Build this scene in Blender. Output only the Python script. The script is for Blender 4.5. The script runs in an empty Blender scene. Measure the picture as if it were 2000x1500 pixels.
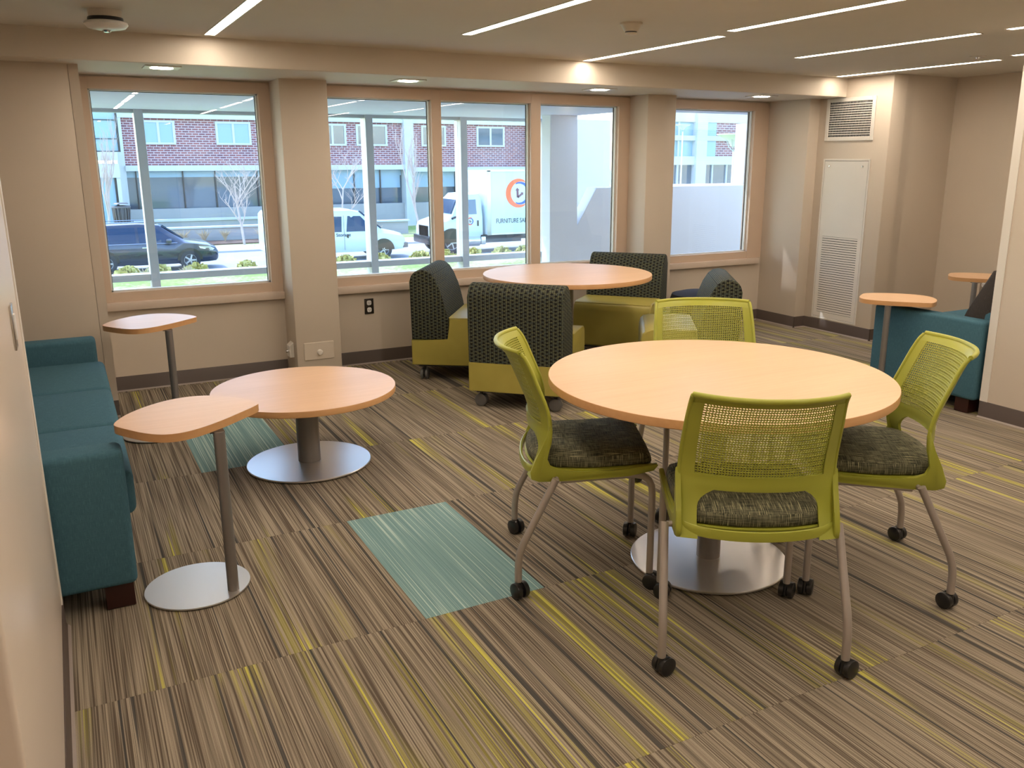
import bpy, bmesh, math, random
from mathutils import Vector, Matrix, Euler
PI = math.pi
random.seed(7)
scn = bpy.context.scene
COL = scn.collection

# ------------------------------------------------------------------ camera, world, sun, exposure
YAW, PITCH, FPX, CX, CY, CAMZ = math.radians(28.5236), math.radians(14.1974), 1678.2, 1040.4, 734.5, 1.505
cam_d = bpy.data.cameras.new('camera')
cam = bpy.data.objects.new('camera', cam_d)
COL.objects.link(cam)
cam.location = (0, 0, CAMZ)
cam.rotation_euler = Euler((PI/2 - PITCH, 0, -YAW), 'XYZ')
cam_d.sensor_width = 36.0
cam_d.lens = FPX*36.0/2000
cam_d.shift_x = -(CX-1000)/2000
cam_d.shift_y = (CY-750)/2000
cam_d.clip_start = 0.05
cam_d.clip_end = 500
scn.camera = cam

world = bpy.data.worlds.new('world')
scn.world = world
world.use_nodes = True
wn = world.node_tree.nodes
sky = wn.new('ShaderNodeTexSky')
sky.sky_type = 'NISHITA'
sky.sun_disc = False
sky.sun_elevation = math.radians(50)
sky.sun_rotation = math.radians(330)
sky.air_density = 1.2
world.node_tree.links.new(sky.outputs[0], wn['Background'].inputs[0])
wn['Background'].inputs[1].default_value = 0.42
sun_d = bpy.data.lights.new('sun', 'SUN')
sun_d.energy = 2.0
sun_d.color = (1.0, 0.95, 0.88)
sun_d.angle = math.radians(0.6)
sun = bpy.data.objects.new('sun', sun_d)
COL.objects.link(sun)
sun.rotation_euler = (math.radians(-40), 0, math.radians(30))
LINEAR_GLOW = 18.0
DOWN_GLOW = 30.0
LAMP_COL = (1.0, 0.85, 0.69)
vs = scn.view_settings
vs.view_transform = 'Standard'
vs.look = 'None'
vs.gamma = 1.0
vs.use_curve_mapping = False
vs.exposure = 1.35

# ------------------------------------------------------------------ materials
def mat(name, color, rough=0.5, metal=0.0, spec=0.5, emit=None, emit_s=0.0, coat=0.0):
    m = bpy.data.materials.new(name)
    m.use_nodes = True
    b = m.node_tree.nodes['Principled BSDF']
    b.inputs['Base Color'].default_value = (*color, 1)
    b.inputs['Roughness'].default_value = rough
    b.inputs['Metallic'].default_value = metal
    b.inputs['Specular IOR Level'].default_value = spec
    if coat:
        b.inputs['Coat Weight'].default_value = coat
        b.inputs['Coat Roughness'].default_value = 0.08
    if emit:
        b.inputs['Emission Color'].default_value = (*emit, 1)
        b.inputs['Emission Strength'].default_value = emit_s
    return m

class NT:
    def __init__(s, m):
        s.m = m; s.t = m.node_tree; s.n = s.t.nodes; s.b = s.n['Principled BSDF']
    def new(s, k, **kw):
        o = s.n.new(k)
        for a, v in kw.items(): setattr(o, a, v)
        return o
    def link(s, a, b): s.t.links.new(a, b)
    def val(s, sock, v):
        if hasattr(v, 'links'): s.link(v, sock)
        else: sock.default_value = v
    def math(s, op, a, b=0.0, c=0.0, clamp=False):
        o = s.new('ShaderNodeMath', operation=op); o.use_clamp = clamp
        s.val(o.inputs[0], a); s.val(o.inputs[1], b); s.val(o.inputs[2], c)
        return o.outputs[0]
    def mix(s, f, a, b):
        o = s.new('ShaderNodeMix', data_type='RGBA')
        s.val(o.inputs[0], f)
        for i, v in ((6, a), (7, b)):
            if isinstance(v, tuple): o.inputs[i].default_value = (*v, 1) if len(v) == 3 else v
            else: s.link(v, o.inputs[i])
        return o.outputs[2]
    def noise(s, vec, scale=1.0, detail=2.0, rough=0.5):
        o = s.new('ShaderNodeTexNoise')
        s.link(vec, o.inputs['Vector'])
        o.inputs['Scale'].default_value = scale; o.inputs['Detail'].default_value = detail
        o.inputs['Roughness'].default_value = rough
        return o.outputs['Fac']
    def comb(s, x, y, z):
        o = s.new('ShaderNodeCombineXYZ')
        for i, v in enumerate((x, y, z)): s.val(o.inputs[i], v)
        return o.outputs[0]
    def sep(s, v):
        o = s.new('ShaderNodeSeparateXYZ'); s.link(v, o.inputs[0]); return o.outputs
    def ramp(s, fac, lo, hi):
        o = s.new('ShaderNodeMapRange'); o.clamp = True
        s.val(o.inputs[0], fac); o.inputs[1].default_value = lo; o.inputs[2].default_value = hi
        return o.outputs[0]
    def bump(s, h, dist=0.002, strength=0.5):
        o = s.new('ShaderNodeBump'); o.inputs['Distance'].default_value = dist
        o.inputs['Strength'].default_value = strength
        s.link(h, o.inputs['Height']); s.link(o.outputs[0], s.b.inputs['Normal'])
    def coord(s, k='Object'): return s.new('ShaderNodeTexCoord').outputs[k]

def paint(name, color, rough=0.55, grain=0.0006, spec=0.35):
    m = mat(name, color, rough, spec=spec); n = NT(m)
    c = n.coord('Object')
    v = n.noise(c, 1.3, 3)
    col = n.mix(n.ramp(v, .3, .7), tuple(x*0.97 for x in color), tuple(min(1, x*1.03) for x in color))
    n.link(col, n.b.inputs['Base Color'])
    n.bump(n.noise(c, 260, 2), grain, 0.25)
    return m

M = {}
M['wall'] = paint('wall paint', (0.60, 0.52, 0.43), 0.5)
M['wall_gloss'] = paint('semi gloss wall paint', (0.72, 0.62, 0.53), 0.28, 0.0003, 0.5)
M['trim'] = paint('window trim paint', (0.60, 0.46, 0.35), 0.38, 0.0003, 0.5)
M['sill'] = paint('sill laminate', (0.63, 0.52, 0.43), 0.35, 0.0002, 0.5)
M['ceil'] = paint('ceiling paint', (0.62, 0.58, 0.51), 0.8)
M['soffit'] = paint('soffit paint', (0.64, 0.57, 0.48), 0.6)
M['white'] = paint('white enamel', (0.72, 0.68, 0.62), 0.35, 0.0001)
M['base'] = mat('rubber wall base', (0.085, 0.062, 0.052), 0.45)
M['base_edge'] = mat('wall base toe', (0.30, 0.25, 0.22), 0.5)
M['gasket'] = mat('black gasket', (0.012, 0.013, 0.018), 0.4)
M['bead'] = mat('glazing bead', (0.68, 0.70, 0.68), 0.35)
M['black'] = mat('black plastic', (0.012, 0.012, 0.013), 0.3, spec=0.6)
M['darkgrey'] = mat('grey caster plastic', (0.13, 0.125, 0.12), 0.4)
M['alu_light'] = mat('light wheel rim', (0.55, 0.55, 0.53), 0.35)
M['steel'] = mat('stainless steel', (0.62, 0.60, 0.57), 0.25, metal=1.0)
M['legpaint'] = mat('silver leg paint', (0.42, 0.37, 0.33), 0.38, metal=0.35)
M['post'] = mat('grey column paint', (0.24, 0.22, 0.21), 0.38, metal=0.5)
M['void'] = mat('dark void', (0.01, 0.01, 0.012), 0.9)
M['detector'] = mat('detector plastic', (0.60, 0.55, 0.47), 0.4)
M['lens'] = mat('lit lamp lens', (1, 1, 1), 0.5, emit=LAMP_COL, emit_s=LINEAR_GLOW)
M['downlens'] = mat('lit downlight lens', (1, 1, 1), 0.5, emit=(1.0, 0.86, 0.70), emit_s=DOWN_GLOW)
M['white_plastic'] = mat('white plastic', (0.75, 0.73, 0.70), 0.35)
M['foot'] = mat('dark cherry wood', (0.032, 0.008, 0.006), 0.35)

def brushed():
    m = mat('brushed steel plate', (0.66, 0.63, 0.60), 0.25, metal=0.85); n = NT(m)
    s = n.sep(n.coord('Object'))
    v = n.noise(n.comb(n.math('MULTIPLY', s[0], 6), n.math('MULTIPLY', s[1], 400), 0), 1, 2)
    n.link(n.math('MULTIPLY_ADD', v, 0.05, 0.27), n.b.inputs['Roughness'])
    return m
M['plate'] = brushed()

def wood(name, a, b, rough=0.32):
    m = mat(name, a, rough, spec=0.35); n = NT(m)
    s = n.sep(n.coord('Object'))
    v1 = n.noise(n.comb(n.math('MULTIPLY', s[0], 3), n.math('MULTIPLY', s[1], 60), n.math('MULTIPLY', s[2], 60)), 1, 4, .6)
    v2 = n.noise(n.comb(n.math('MULTIPLY', s[0], 1.2), n.math('MULTIPLY', s[1], 5), s[2]), 1, 3)
    f = n.math('ADD', n.math('MULTIPLY', v1, .5), n.math('MULTIPLY', v2, .5))
    n.link(n.mix(n.ramp(f, .35, .65), a, b), n.b.inputs['Base Color'])
    n.bump(v1, 0.0002, 0.1)
    return m
M['maple'] = wood('maple laminate', (0.67, 0.425, 0.245), (0.74, 0.485, 0.29), 0.42)
M['maple_edge'] = wood('maple edge band', (0.55, 0.30, 0.13), (0.62, 0.35, 0.16), 0.4)

def plastic_green():
    m = mat('lime green plastic', (0.36, 0.375, 0.048), 0.36, spec=0.45); n = NT(m)
    n.bump(n.noise(n.coord('Object'), 900, 1), 0.0002, 0.15)
    return m
M['lime'] = plastic_green()

def woven(name, cols, sx, sz, rough=0.85, amt=0.6):
    m = mat(name, cols[0], rough, spec=0.2); n = NT(m)
    uv = n.sep(n.coord('UV'))
    a = n.noise(n.comb(n.math('MULTIPLY', uv[0], sx), n.math('MULTIPLY', uv[1], sx*0.05), 3), 1, 3, .6)
    b = n.noise(n.comb(n.math('MULTIPLY', uv[0], sz*0.05), n.math('MULTIPLY', uv[1], sz), 9), 1, 3, .6)
    f = n.math('ADD', n.math('MULTIPLY', a, .5), n.math('MULTIPLY', b, .5))
    c1 = n.mix(n.ramp(f, .42, .58), cols[0], cols[1])
    c2 = n.mix(n.ramp(a, .56, .70), c1, cols[2])
    n.link(c2, n.b.inputs['Base Color'])
    n.bump(f, 0.0012, amt)
    return m
M['seat_fabric'] = woven('charcoal tweed seat fabric', [(0.030, 0.033, 0.022), (0.17, 0.16, 0.095), (0.42, 0.39, 0.22)], 330, 330)
M['teal_fabric'] = woven('teal sofa fabric', [(0.046, 0.120, 0.160), (0.062, 0.150, 0.198), (0.080, 0.182, 0.232)], 700, 700)
M['grey_fabric'] = woven('dark grey pillow fabric', [(0.045, 0.038, 0.034), (0.060, 0.050, 0.045), (0.08, 0.07, 0.06)], 700, 700)

def vinyl():
    m = mat('olive yellow vinyl', (0.34, 0.27, 0.035), 0.42, spec=0.45); n = NT(m)
    c = n.coord('Object')
    n.link(n.mix(n.ramp(n.noise(c, 5, 2), .3, .7), (0.36, 0.305, 0.065), (0.42, 0.355, 0.08)), n.b.inputs['Base Color'])
    n.bump(n.noise(c, 320, 2), 0.0006, 0.2)
    return m
M['vinyl'] = vinyl()

def dotted():
    # woven upholstery: black ovals in columns with broken olive grey threads around them
    m = mat('black dotted olive upholstery', (0.1, 0.1, 0.06), 0.75, spec=0.25); n = NT(m)
    uv = n.sep(n.coord('UV'))
    P, Q = 1/0.0265, 1/0.0225
    u = n.math('MULTIPLY', uv[0], P)
    row = n.math('FLOOR', u)
    v = n.math('ADD', n.math('MULTIPLY', uv[1], Q), n.math('MULTIPLY', n.math('MODULO', n.math('ABSOLUTE', row), 2.0), .5))
    fu = n.math('SUBTRACT', n.math('FRACT', n.math('ADD', u, 100)), .5)
    fv = n.math('SUBTRACT', n.math('FRACT', n.math('ADD', v, 100)), .5)
    r2 = n.math('ADD', n.math('POWER', n.math('MULTIPLY', n.math('ABSOLUTE', fu), 1.0), 2), n.math('POWER', n.math('MULTIPLY', n.math('ABSOLUTE', fv), 1.15), 2))
    dot = n.math('SUBTRACT', 1.0, n.ramp(r2, .085, .13))
    w = n.math('SINE', n.math('MULTIPLY', uv[1], 2*PI*3/0.0225))
    w2 = n.math('SINE', n.math('MULTIPLY', uv[0], 2*PI*2/0.0265))
    thr = n.ramp(n.math('ADD', w, n.math('MULTIPLY', w2, .6)), -.4, .5)
    a = n.noise(n.coord('UV'), 55, 3)
    col = n.mix(n.ramp(a, .4, .6), (0.080, 0.100, 0.090), (0.150, 0.150, 0.075))
    col = n.mix(thr, (0.016, 0.018, 0.015), col)
    col = n.mix(dot, col, (0.006, 0.006, 0.006))
    n.link(col, n.b.inputs['Base Color'])
    n.bump(n.math('SUBTRACT', thr, dot), 0.0012, 0.5)
    return m
M['dotted'] = dotted()

def carpet(name, teal=False):
    m = mat(name, (0.2, 0.15, 0.1), 0.95, spec=0.1); n = NT(m)
    s = n.sep(n.coord('Object'))
    rnd = n.new('ShaderNodeObjectInfo').outputs['Random']
    off = n.math('MULTIPLY', rnd, 97.0)
    x, y = s[0], s[1]
    def lines(fx, fy, seed, detail=1.5):
        return n.noise(n.comb(n.math('MULTIPLY', x, fx), n.math('MULTIPLY', y, fy), n.math('ADD', off, seed)), 1, detail, .5)
    fine = lines(215, 1.6, 1.3)
    mid = lines(60, 1.0, 7.7)
    wide = lines(16, .8, 13.1)
    pile = n.noise(n.coord('Object'), 420, 2)
    rib = n.math('MULTIPLY_ADD', n.math('SINE', n.math('ADD', n.math('MULTIPLY', x, 2*PI/.0072), n.math('MULTIPLY', mid, 9.0))), .10, .5)
    f = n.math('ADD', n.math('ADD', n.math('MULTIPLY', fine, .56), n.math('MULTIPLY', mid, .14)), n.math('MULTIPLY', rib, .30))
    f = n.math('ADD', f, n.math('MULTIPLY_ADD', wide, .05, -.025))
    f2 = n.ramp(f, .41, .59)
    if teal:
        col = n.mix(f2, (0.175, 0.305, 0.315), (0.24, 0.39, 0.39))
        col = n.mix(n.ramp(lines(190, .8, 31), .56, .66), col, (0.48, 0.62, 0.58))
    else:
        col = n.mix(f2, (0.115, 0.090, 0.066), (0.385, 0.325, 0.245))
        patch = lines(9, .55, 41.0, 1.0)
        thin = lines(110, .9, 53.0, 1.0)
        thr = n.math('MULTIPLY_ADD', rnd, .12, .485)
        near = n.ramp(n.math('SUBTRACT', patch, thr), .0, .10)
        olive = n.math('MULTIPLY', near, n.ramp(thin, .46, .54))
        col = n.mix(n.math('MULTIPLY', olive, .60), col, (0.33, 0.30, 0.06))
        bright = n.math('MULTIPLY', n.ramp(n.math('SUBTRACT', patch, thr), .02, .10), n.ramp(lines(110, .55, 67.0, .5), .59, .63))
        col = n.mix(n.math('MULTIPLY', bright, .9), col, (0.66, 0.60, 0.11))
        dark = n.ramp(lines(52, .35, 83.0, .5), .655, .68)
        col = n.mix(n.math('MULTIPLY', dark, .85), col, (0.055, 0.055, 0.055))
    # random tone variation of the yarn itself
    col = n.mix(n.math('MULTIPLY', n.ramp(pile, .35, .65), .35), col, n.mix(.55, col, (0.02, 0.015, 0.01)))
    n.link(col, n.b.inputs['Base Color'])
    n.bump(n.math('ADD', n.math('MULTIPLY', fine, .6), n.math('MULTIPLY', pile, .4)), 0.003, 0.6)
    return m
M['carpet'] = carpet('brown striped carpet')
M['carpet_teal'] = carpet('teal striped carpet', True)
M['slab'] = mat('floor adhesive', (0.06, 0.05, 0.04), 0.9)

def glass(name, tint, refl=1.0, rough=0.0):
    m = bpy.data.materials.new(name); m.use_nodes = True
    t = m.node_tree; t.nodes.clear()
    out = t.nodes.new('ShaderNodeOutputMaterial')
    mx = t.nodes.new('ShaderNodeMixShader')
    tr = t.nodes.new('ShaderNodeBsdfTransparent'); tr.inputs[0].default_value = (*tint, 1)
    gl = t.nodes.new('ShaderNodeBsdfGlossy'); gl.inputs['Roughness'].default_value = rough
    gl.inputs[0].default_value = (0.95, 0.97, 1, 1)
    fr = t.nodes.new('ShaderNodeFresnel')
    ge = t.nodes.new('ShaderNodeNewGeometry'); io = t.nodes.new('ShaderNodeMapRange')      # same reflectance at entry and exit of the thin pane
    io.inputs[3].default_value = 1.5; io.inputs[4].default_value = 1/1.5
    t.links.new(ge.outputs['Backfacing'], io.inputs[0]); t.links.new(io.outputs[0], fr.inputs[0])
    mm = t.nodes.new('ShaderNodeMath'); mm.operation = 'MULTIPLY'; mm.inputs[1].default_value = refl
    t.links.new(fr.outputs[0], mm.inputs[0]); t.links.new(mm.outputs[0], mx.inputs[0])
    t.links.new(tr.outputs[0], mx.inputs[1]); t.links.new(gl.outputs[0], mx.inputs[2])
    t.links.new(mx.outputs[0], out.inputs[0])
    return m
M['glass'] = glass('window glass', (0.92, 0.95, 1.0), 1.0)
M['glass2'] = glass('outer glass', (0.93, 0.97, 1.0), 0.8)
M['carglass'] = mat('vehicle glass', (0.012, 0.04, 0.09), 0.12, spec=0.35)
M['winglass'] = mat('building glass', (0.05, 0.09, 0.12), 0.06, spec=1.0, coat=0.6)
M['blind'] = mat('roller blind', (0.30, 0.45, 0.55), 0.3, spec=0.6)
M['mullion'] = mat('grey aluminium mullion', (0.46, 0.48, 0.48), 0.4)
M['porch_white'] = paint('white porch plaster', (0.80, 0.82, 0.82), 0.7)
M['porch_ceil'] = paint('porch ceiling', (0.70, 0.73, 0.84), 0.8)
M['concrete'] = paint('concrete', (0.42, 0.41, 0.39), 0.85, 0.003)
M['stone'] = paint('limestone panel', (0.60, 0.62, 0.60), 0.8, 0.002)
M['paving'] = paint('street paving', (0.52, 0.51, 0.50), 0.9, 0.003)
M['asphalt'] = paint('pale asphalt', (0.36, 0.36, 0.36), 0.9, 0.004)
M['mulch'] = paint('mulch bed', (0.16, 0.10, 0.075), 0.95, 0.02)
def brick():
    m = mat('red brick', (0.4, 0.15, 0.12), 0.85); n = NT(m)
    b = n.new('ShaderNodeTexBrick')
    n.link(n.coord('UV'), b.inputs['Vector'])
    b.inputs['Color1'].default_value = (0.36, 0.13, 0.115, 1)
    b.inputs['Color2'].default_value = (0.21, 0.085, 0.10, 1)
    b.inputs['Mortar'].default_value = (0.55, 0.46, 0.45, 1)
    b.inputs['Scale'].default_value = 1.0
    b.inputs['Mortar Size'].default_value = 0.020
    b.inputs['Brick Width'].default_value = 0.34
    b.inputs['Row Height'].default_value = 0.125
    n.link(b.outputs[0], n.b.inputs['Base Color'])
    n.bump(b.outputs[1], 0.01, 0.4)
    return m
M['brick'] = brick()
def grass():
    m = mat('lawn grass', (0.2, 0.3, 0.06), 0.95, spec=0.1); n = NT(m)
    c = n.coord('Object')
    a = n.noise(c, .5, 4); b = n.noise(c, 7, 3)
    col = n.mix(n.ramp(n.math('ADD', n.math('MULTIPLY', a, .55), n.math('MULTIPLY', b, .45)), .42, .60), (0.20, 0.34, 0.07), (0.46, 0.43, 0.24))
    n.link(col, n.b.inputs['Base Color']); n.bump(b, 0.03, 0.6)
    return m
M['grass'] = grass()
M['bark'] = mat('pale bark', (0.55, 0.45, 0.38), 0.9)
M['shrub'] = mat('yellow green shrub leaf', (0.48, 0.42, 0.13), 0.8)
M['drygrass'] = mat('dry ornamental grass', (0.52, 0.42, 0.28), 0.9)
M['car_navy'] = mat('dark navy car paint', (0.010, 0.022, 0.045), 0.18, metal=0.2, coat=1.0)
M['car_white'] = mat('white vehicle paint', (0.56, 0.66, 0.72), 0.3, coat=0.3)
M['tyre'] = mat('tyre rubber', (0.03, 0.03, 0.033), 0.8)
M['rim'] = mat('alloy rim', (0.55, 0.56, 0.58), 0.3, metal=0.6)
M['chrome'] = mat('chrome trim', (0.7, 0.72, 0.75), 0.12, metal=1.0)
M['orange'] = mat('orange vinyl print', (0.85, 0.16, 0.06), 0.5)
M['blue'] = mat('blue vinyl print', (0.03, 0.10, 0.42), 0.5)
M['plum'] = mat('plum vinyl print', (0.17, 0.06, 0.10), 0.5)
M['ink'] = mat('dark lettering', (0.008, 0.012, 0.02), 0.9, spec=0.1)
M['chassis'] = mat('truck chassis', (0.03, 0.035, 0.04), 0.6)

# ------------------------------------------------------------------ mesh helpers
class MB:
    def __init__(s): s.bm = bmesh.new()
    def _xf(s, vs, mtx):
        if mtx is not None:
            for v in vs: v.co = mtx @ v.co
        return vs
    def box(s, a, b, bev=0.0, seg=2, mtx=None):
        c = [(a[i]+b[i])/2 for i in range(3)]; d = [abs(b[i]-a[i]) for i in range(3)]
        tmp = bmesh.new()
        bmesh.ops.create_cube(tmp, size=1)
        for v in tmp.verts: v.co = Vector([v.co[i]*d[i] for i in range(3)])
        if bev > 0: bmesh.ops.bevel(tmp, geom=tmp.edges[:], offset=bev, segments=seg, profile=0.5, affect='EDGES')
        for v in tmp.verts: v.co += Vector(c)
        s.merge(tmp, mtx); return s
    def merge(s, tmp, mtx=None):
        mp = {}
        for v in tmp.verts: mp[v] = s.bm.verts.new(mtx @ v.co if mtx is not None else v.co)
        for f in tmp.faces:
            try: s.bm.faces.new([mp[v] for v in f.verts])
            except ValueError: pass
        tmp.free()
    def prism(s, pts, axis, lo, hi, bev=0.0, seg=2, mtx=None):
        """polygon (2-D points) extruded along axis; axis 'x': pts=(y,z); 'y': (x,z); 'z': (x,y)"""
        def P(p, h):
            return Vector({'x': (h, p[0], p[1]), 'y': (p[0], h, p[1]), 'z': (p[0], p[1], h)}[axis])
        tmp = bmesh.new()
        A = [tmp.verts.new(P(p, lo)) for p in pts]; B = [tmp.verts.new(P(p, hi)) for p in pts]
        n = len(pts)
        fa = tmp.faces.new(A[::-1]); fb = tmp.faces.new(B)
        for i in range(n): tmp.faces.new([A[i], A[(i+1) % n], B[(i+1) % n], B[i]])
        if bev > 0:
            ed = [e for e in tmp.edges if (e.verts[0] in A) == (e.verts[1] in A)]
            bmesh.ops.bevel(tmp, geom=ed, offset=bev, segments=seg, profile=0.5, affect='EDGES')
        bmesh.ops.recalc_face_normals(tmp, faces=tmp.faces[:])
        s.merge(tmp, mtx); return s
    def tube(s, path, r, n=12, cap=True, mtx=None):
        path = [Vector(p) for p in path]
        rs = r if isinstance(r, (list, tuple)) else [r]*len(path)
        rings = []; up = None
        for i, p in enumerate(path):
            d = (path[min(i+1, len(path)-1)]-path[max(i-1, 0)]).normalized()
            if up is None:
                up = Vector((0, 0, 1)) if abs(d.z) < .9 else Vector((1, 0, 0))
            a = d.cross(up).normalized(); b = a.cross(d).normalized(); up = b
            ring = []
            for k in range(n):
                t = 2*PI*k/n
                co = p + (a*math.cos(t)+b*math.sin(t))*rs[i]
                ring.append(s.bm.verts.new(mtx @ co if mtx is not None else co))
            rings.append(ring)
        for i in range(len(rings)-1):
            for k in range(n):
                s.bm.faces.new([rings[i][k], rings[i][(k+1) % n], rings[i+1][(k+1) % n], rings[i+1][k]])
        if cap:
            s.bm.faces.new(rings[0][::-1]); s.bm.faces.new(rings[-1])
        return s
    def lathe(s, prof, center=(0, 0, 0), n=48, mtx=None):
        """prof = [(r,z)...] about local z axis"""
        rings = []
        c = Vector(center)
        for r, z in prof:
            if r < 1e-6:
                co = c+Vector((0, 0, z)); rings.append([s.bm.verts.new(mtx @ co if mtx is not None else co)])
            else:
                rg = []
                for k in range(n):
                    co = c+Vector((r*math.cos(2*PI*k/n), r*math.sin(2*PI*k/n), z))
                    rg.append(s.bm.verts.new(mtx @ co if mtx is not None else co))
                rings.append(rg)
        for A, B in zip(rings, rings[1:]):
            for k in range(n):
                q = [A[k % len(A)], A[(k+1) % len(A)] if len(A) > 1 else None, B[(k+1) % len(B)] if len(B) > 1 else None, B[k % len(B)]]
                q = [v for v in q if v is not None]
                if len(A) == 1 and len(B) > 1: q = [A[0], B[(k+1) % n], B[k]]
                elif len(B) == 1 and len(A) > 1: q = [A[k], A[(k+1) % n], B[0]]
                if len(set(q)) > 2: s.bm.faces.new(q)
        return s
    def build(s, name, m, parent=None, loc=None, rotz=0.0, smooth=35, recalc=True):
        if recalc: bmesh.ops.recalc_face_normals(s.bm, faces=s.bm.faces[:])
        uvl = s.bm.loops.layers.uv.new('UVMap')
        for f in s.bm.faces:
            nn = f.normal; ax = max(range(3), key=lambda i: abs(nn[i]))
            for l in f.loops:
                c = l.vert.co
                l[uvl].uv = {0: (c.y, c.z), 1: (c.x, c.z), 2: (c.x, c.y)}[ax]
        me = bpy.data.meshes.new(name)
        s.bm.to_mesh(me); s.bm.free()
        if smooth:
            me.shade_smooth(); me.set_sharp_from_angle(angle=math.radians(smooth))
        for mm in (m if isinstance(m, list) else [m]): me.materials.append(mm)
        o = bpy.data.objects.new(name, me)
        COL.objects.link(o)
        if parent is not None: o.parent = parent
        if loc is not None: o.location = loc
        o.rotation_euler.z = rotz
        return o

def thing(name, label=None, cat=None, loc=(0, 0, 0), rotz=0.0, group=None, kind=None):
    o = bpy.data.objects.new(name, None); COL.objects.link(o)
    o.location = loc; o.rotation_euler = (0, 0, rotz); o.empty_display_size = 0.1
    return tag(o, label, cat, group, kind)
def tag(o, label=None, cat=None, group=None, kind=None):
    if label: o['label'] = label
    if cat: o['category'] = cat
    if group: o['group'] = group
    if kind: o['kind'] = kind
    return o
def struct(name, mb, m, label=None, cat=None, smooth=35):
    o = mb.build(name, m, smooth=smooth)
    return tag(o, label, cat, None, 'structure')
def copy_tree(o, parent=None):
    c = o.copy(); COL.objects.link(c)
    if parent is not None: c.parent = parent
    for ch in list(o.children): copy_tree(ch, c)
    return c
def arc(cx, cy, r, a0, a1, n):
    return [(cx+r*math.cos(math.radians(a0+(a1-a0)*i/n)), cy+r*math.sin(math.radians(a0+(a1-a0)*i/n))) for i in range(n+1)]
def text_mesh(body, name, size, m, parent, loc, rot=(PI/2, 0, 0), extrude=0.003, sx=1.0):
    cu = bpy.data.curves.new(name, 'FONT'); cu.body = body; cu.size = size; cu.extrude = extrude
    cu.align_x = 'LEFT'
    tmp = bpy.data.objects.new(name, cu); COL.objects.link(tmp)
    dg = bpy.context.evaluated_depsgraph_get(); dg.update()
    me = bpy.data.meshes.new_from_object(tmp.evaluated_get(dg))
    bpy.data.objects.remove(tmp)
    me.materials.clear(); me.materials.append(m)
    o = bpy.data.objects.new(name, me); COL.objects.link(o)
    o.parent = parent; o.location = loc; o.rotation_euler = rot; o.scale.x = sx
    return o

# ------------------------------------------------------------------ room shell
ZC, ZB = 2.158, 2.006          # ceiling, soffit undersides
YW = 6.17                      # window wall face
XL, XN = -0.80, -0.14          # sofa alcove wall, near left wall face
b = MB(); b.box((-1.2, -3.2, -0.2), (7.0, 6.45, -0.006))
floor = struct('floor', b, M['slab'])
b = MB(); b.box((-1.2, -3.2, ZC), (7.0, 6.45, ZC+0.15))
struct('ceiling', b, M['ceil'])
# beam / soffit along the windows (its front edge is slightly skewed)
b = MB(); b.prism([(-1.0, 5.285), (5.937, 5.402), (5.937, 6.40), (-1.0, 6.40)], 'z', ZB, ZC+.02, bev=0.004, seg=1)
struct('trim_1', b, M['soffit'])

# window wall: piers and lower wall
def wallbox(name, a, c, m='wall', **k):
    b = MB(); b.box(a, c, **k); return struct(name, b, M[m])
wallbox('wall_window_lower', (0.10, YW, 0), (5.84, YW+.25, 0.60))
wallbox('wall_window_header', (0.10, YW+.012, 1.972), (5.84, YW+.25, ZB+.02))
wallbox('wall_left_pier', (-1.0, 5.55, 0), (0.137, YW+.25, ZB+.02), bev=.006)
b = MB(); b.box((0.137, YW-.62, 0.0), (0.187, YW+.02, ZB+.01))
struct('wall_left_pier_return', b, M['wall'])
b = MB(); b.box((1.341, 5.89, 0), (1.655, YW+.25, ZB+.02), bev=.006)
pier1 = struct('wall_pier_left', b, M['wall'])
b = MB(); b.box((4.275, 5.92, 0), (4.56, YW+.25, ZB+.02), bev=.006)
pier2 = struct('wall_pier_right', b, M['wall'])
# right side shell
wallbox('wall_bay_right', (5.815, 5.68, 0), (6.2, YW+.25, ZC+.01), bev=.008)
wallbox('wall_vent', (5.937, 4.93, 0), (6.2, 5.70, ZC+.01), bev=.012)
wallbox('wall_alcove_far', (6.10, 4.93, 0), (7.0, 5.2, ZC+.01))
wallbox('wall_right', (6.70, 2.6, 0), (6.95, 5.0, ZC+.01))
b = MB(); b.prism([(4.727, -3.1), (4.727, 3.077), (6.8, 3.077), (6.8, 2.93), (4.88, 2.93), (4.88, -3.1)], 'z', 0, ZC+.01, bev=.004, seg=1)
struct('wall_right_near', b, M['wall'])
b = MB(); b.box((4.722, 3.03, .10), (4.735, 3.079, ZC)); struct('trim_2', b, M['white'])
# left shell
wallbox('wall_left_alcove', (-1.0, 2.9, 0), (XL, 5.6, ZC+.01))
b = MB(); b.box((-1.0, 1.34, 0), (XN, 2.985, ZC+.01), bev=.010, seg=3)
struct('wall_left', b, M['wall_gloss'])
wallbox('wall_left_recess', (-1.0, -3.1, 0), (-0.24, 1.36, ZC+.01), 'wall_gloss')
wallbox('wall_back', (-1.1, -3.2, 0), (7.0, -3.0, ZC+.01))
b = MB(); b.box((XN-.002, 2.945, .045), (XN+.004, 2.988, ZC-.002), bev=.002, seg=1)
struct('trim_3', b, M['white'])

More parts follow.
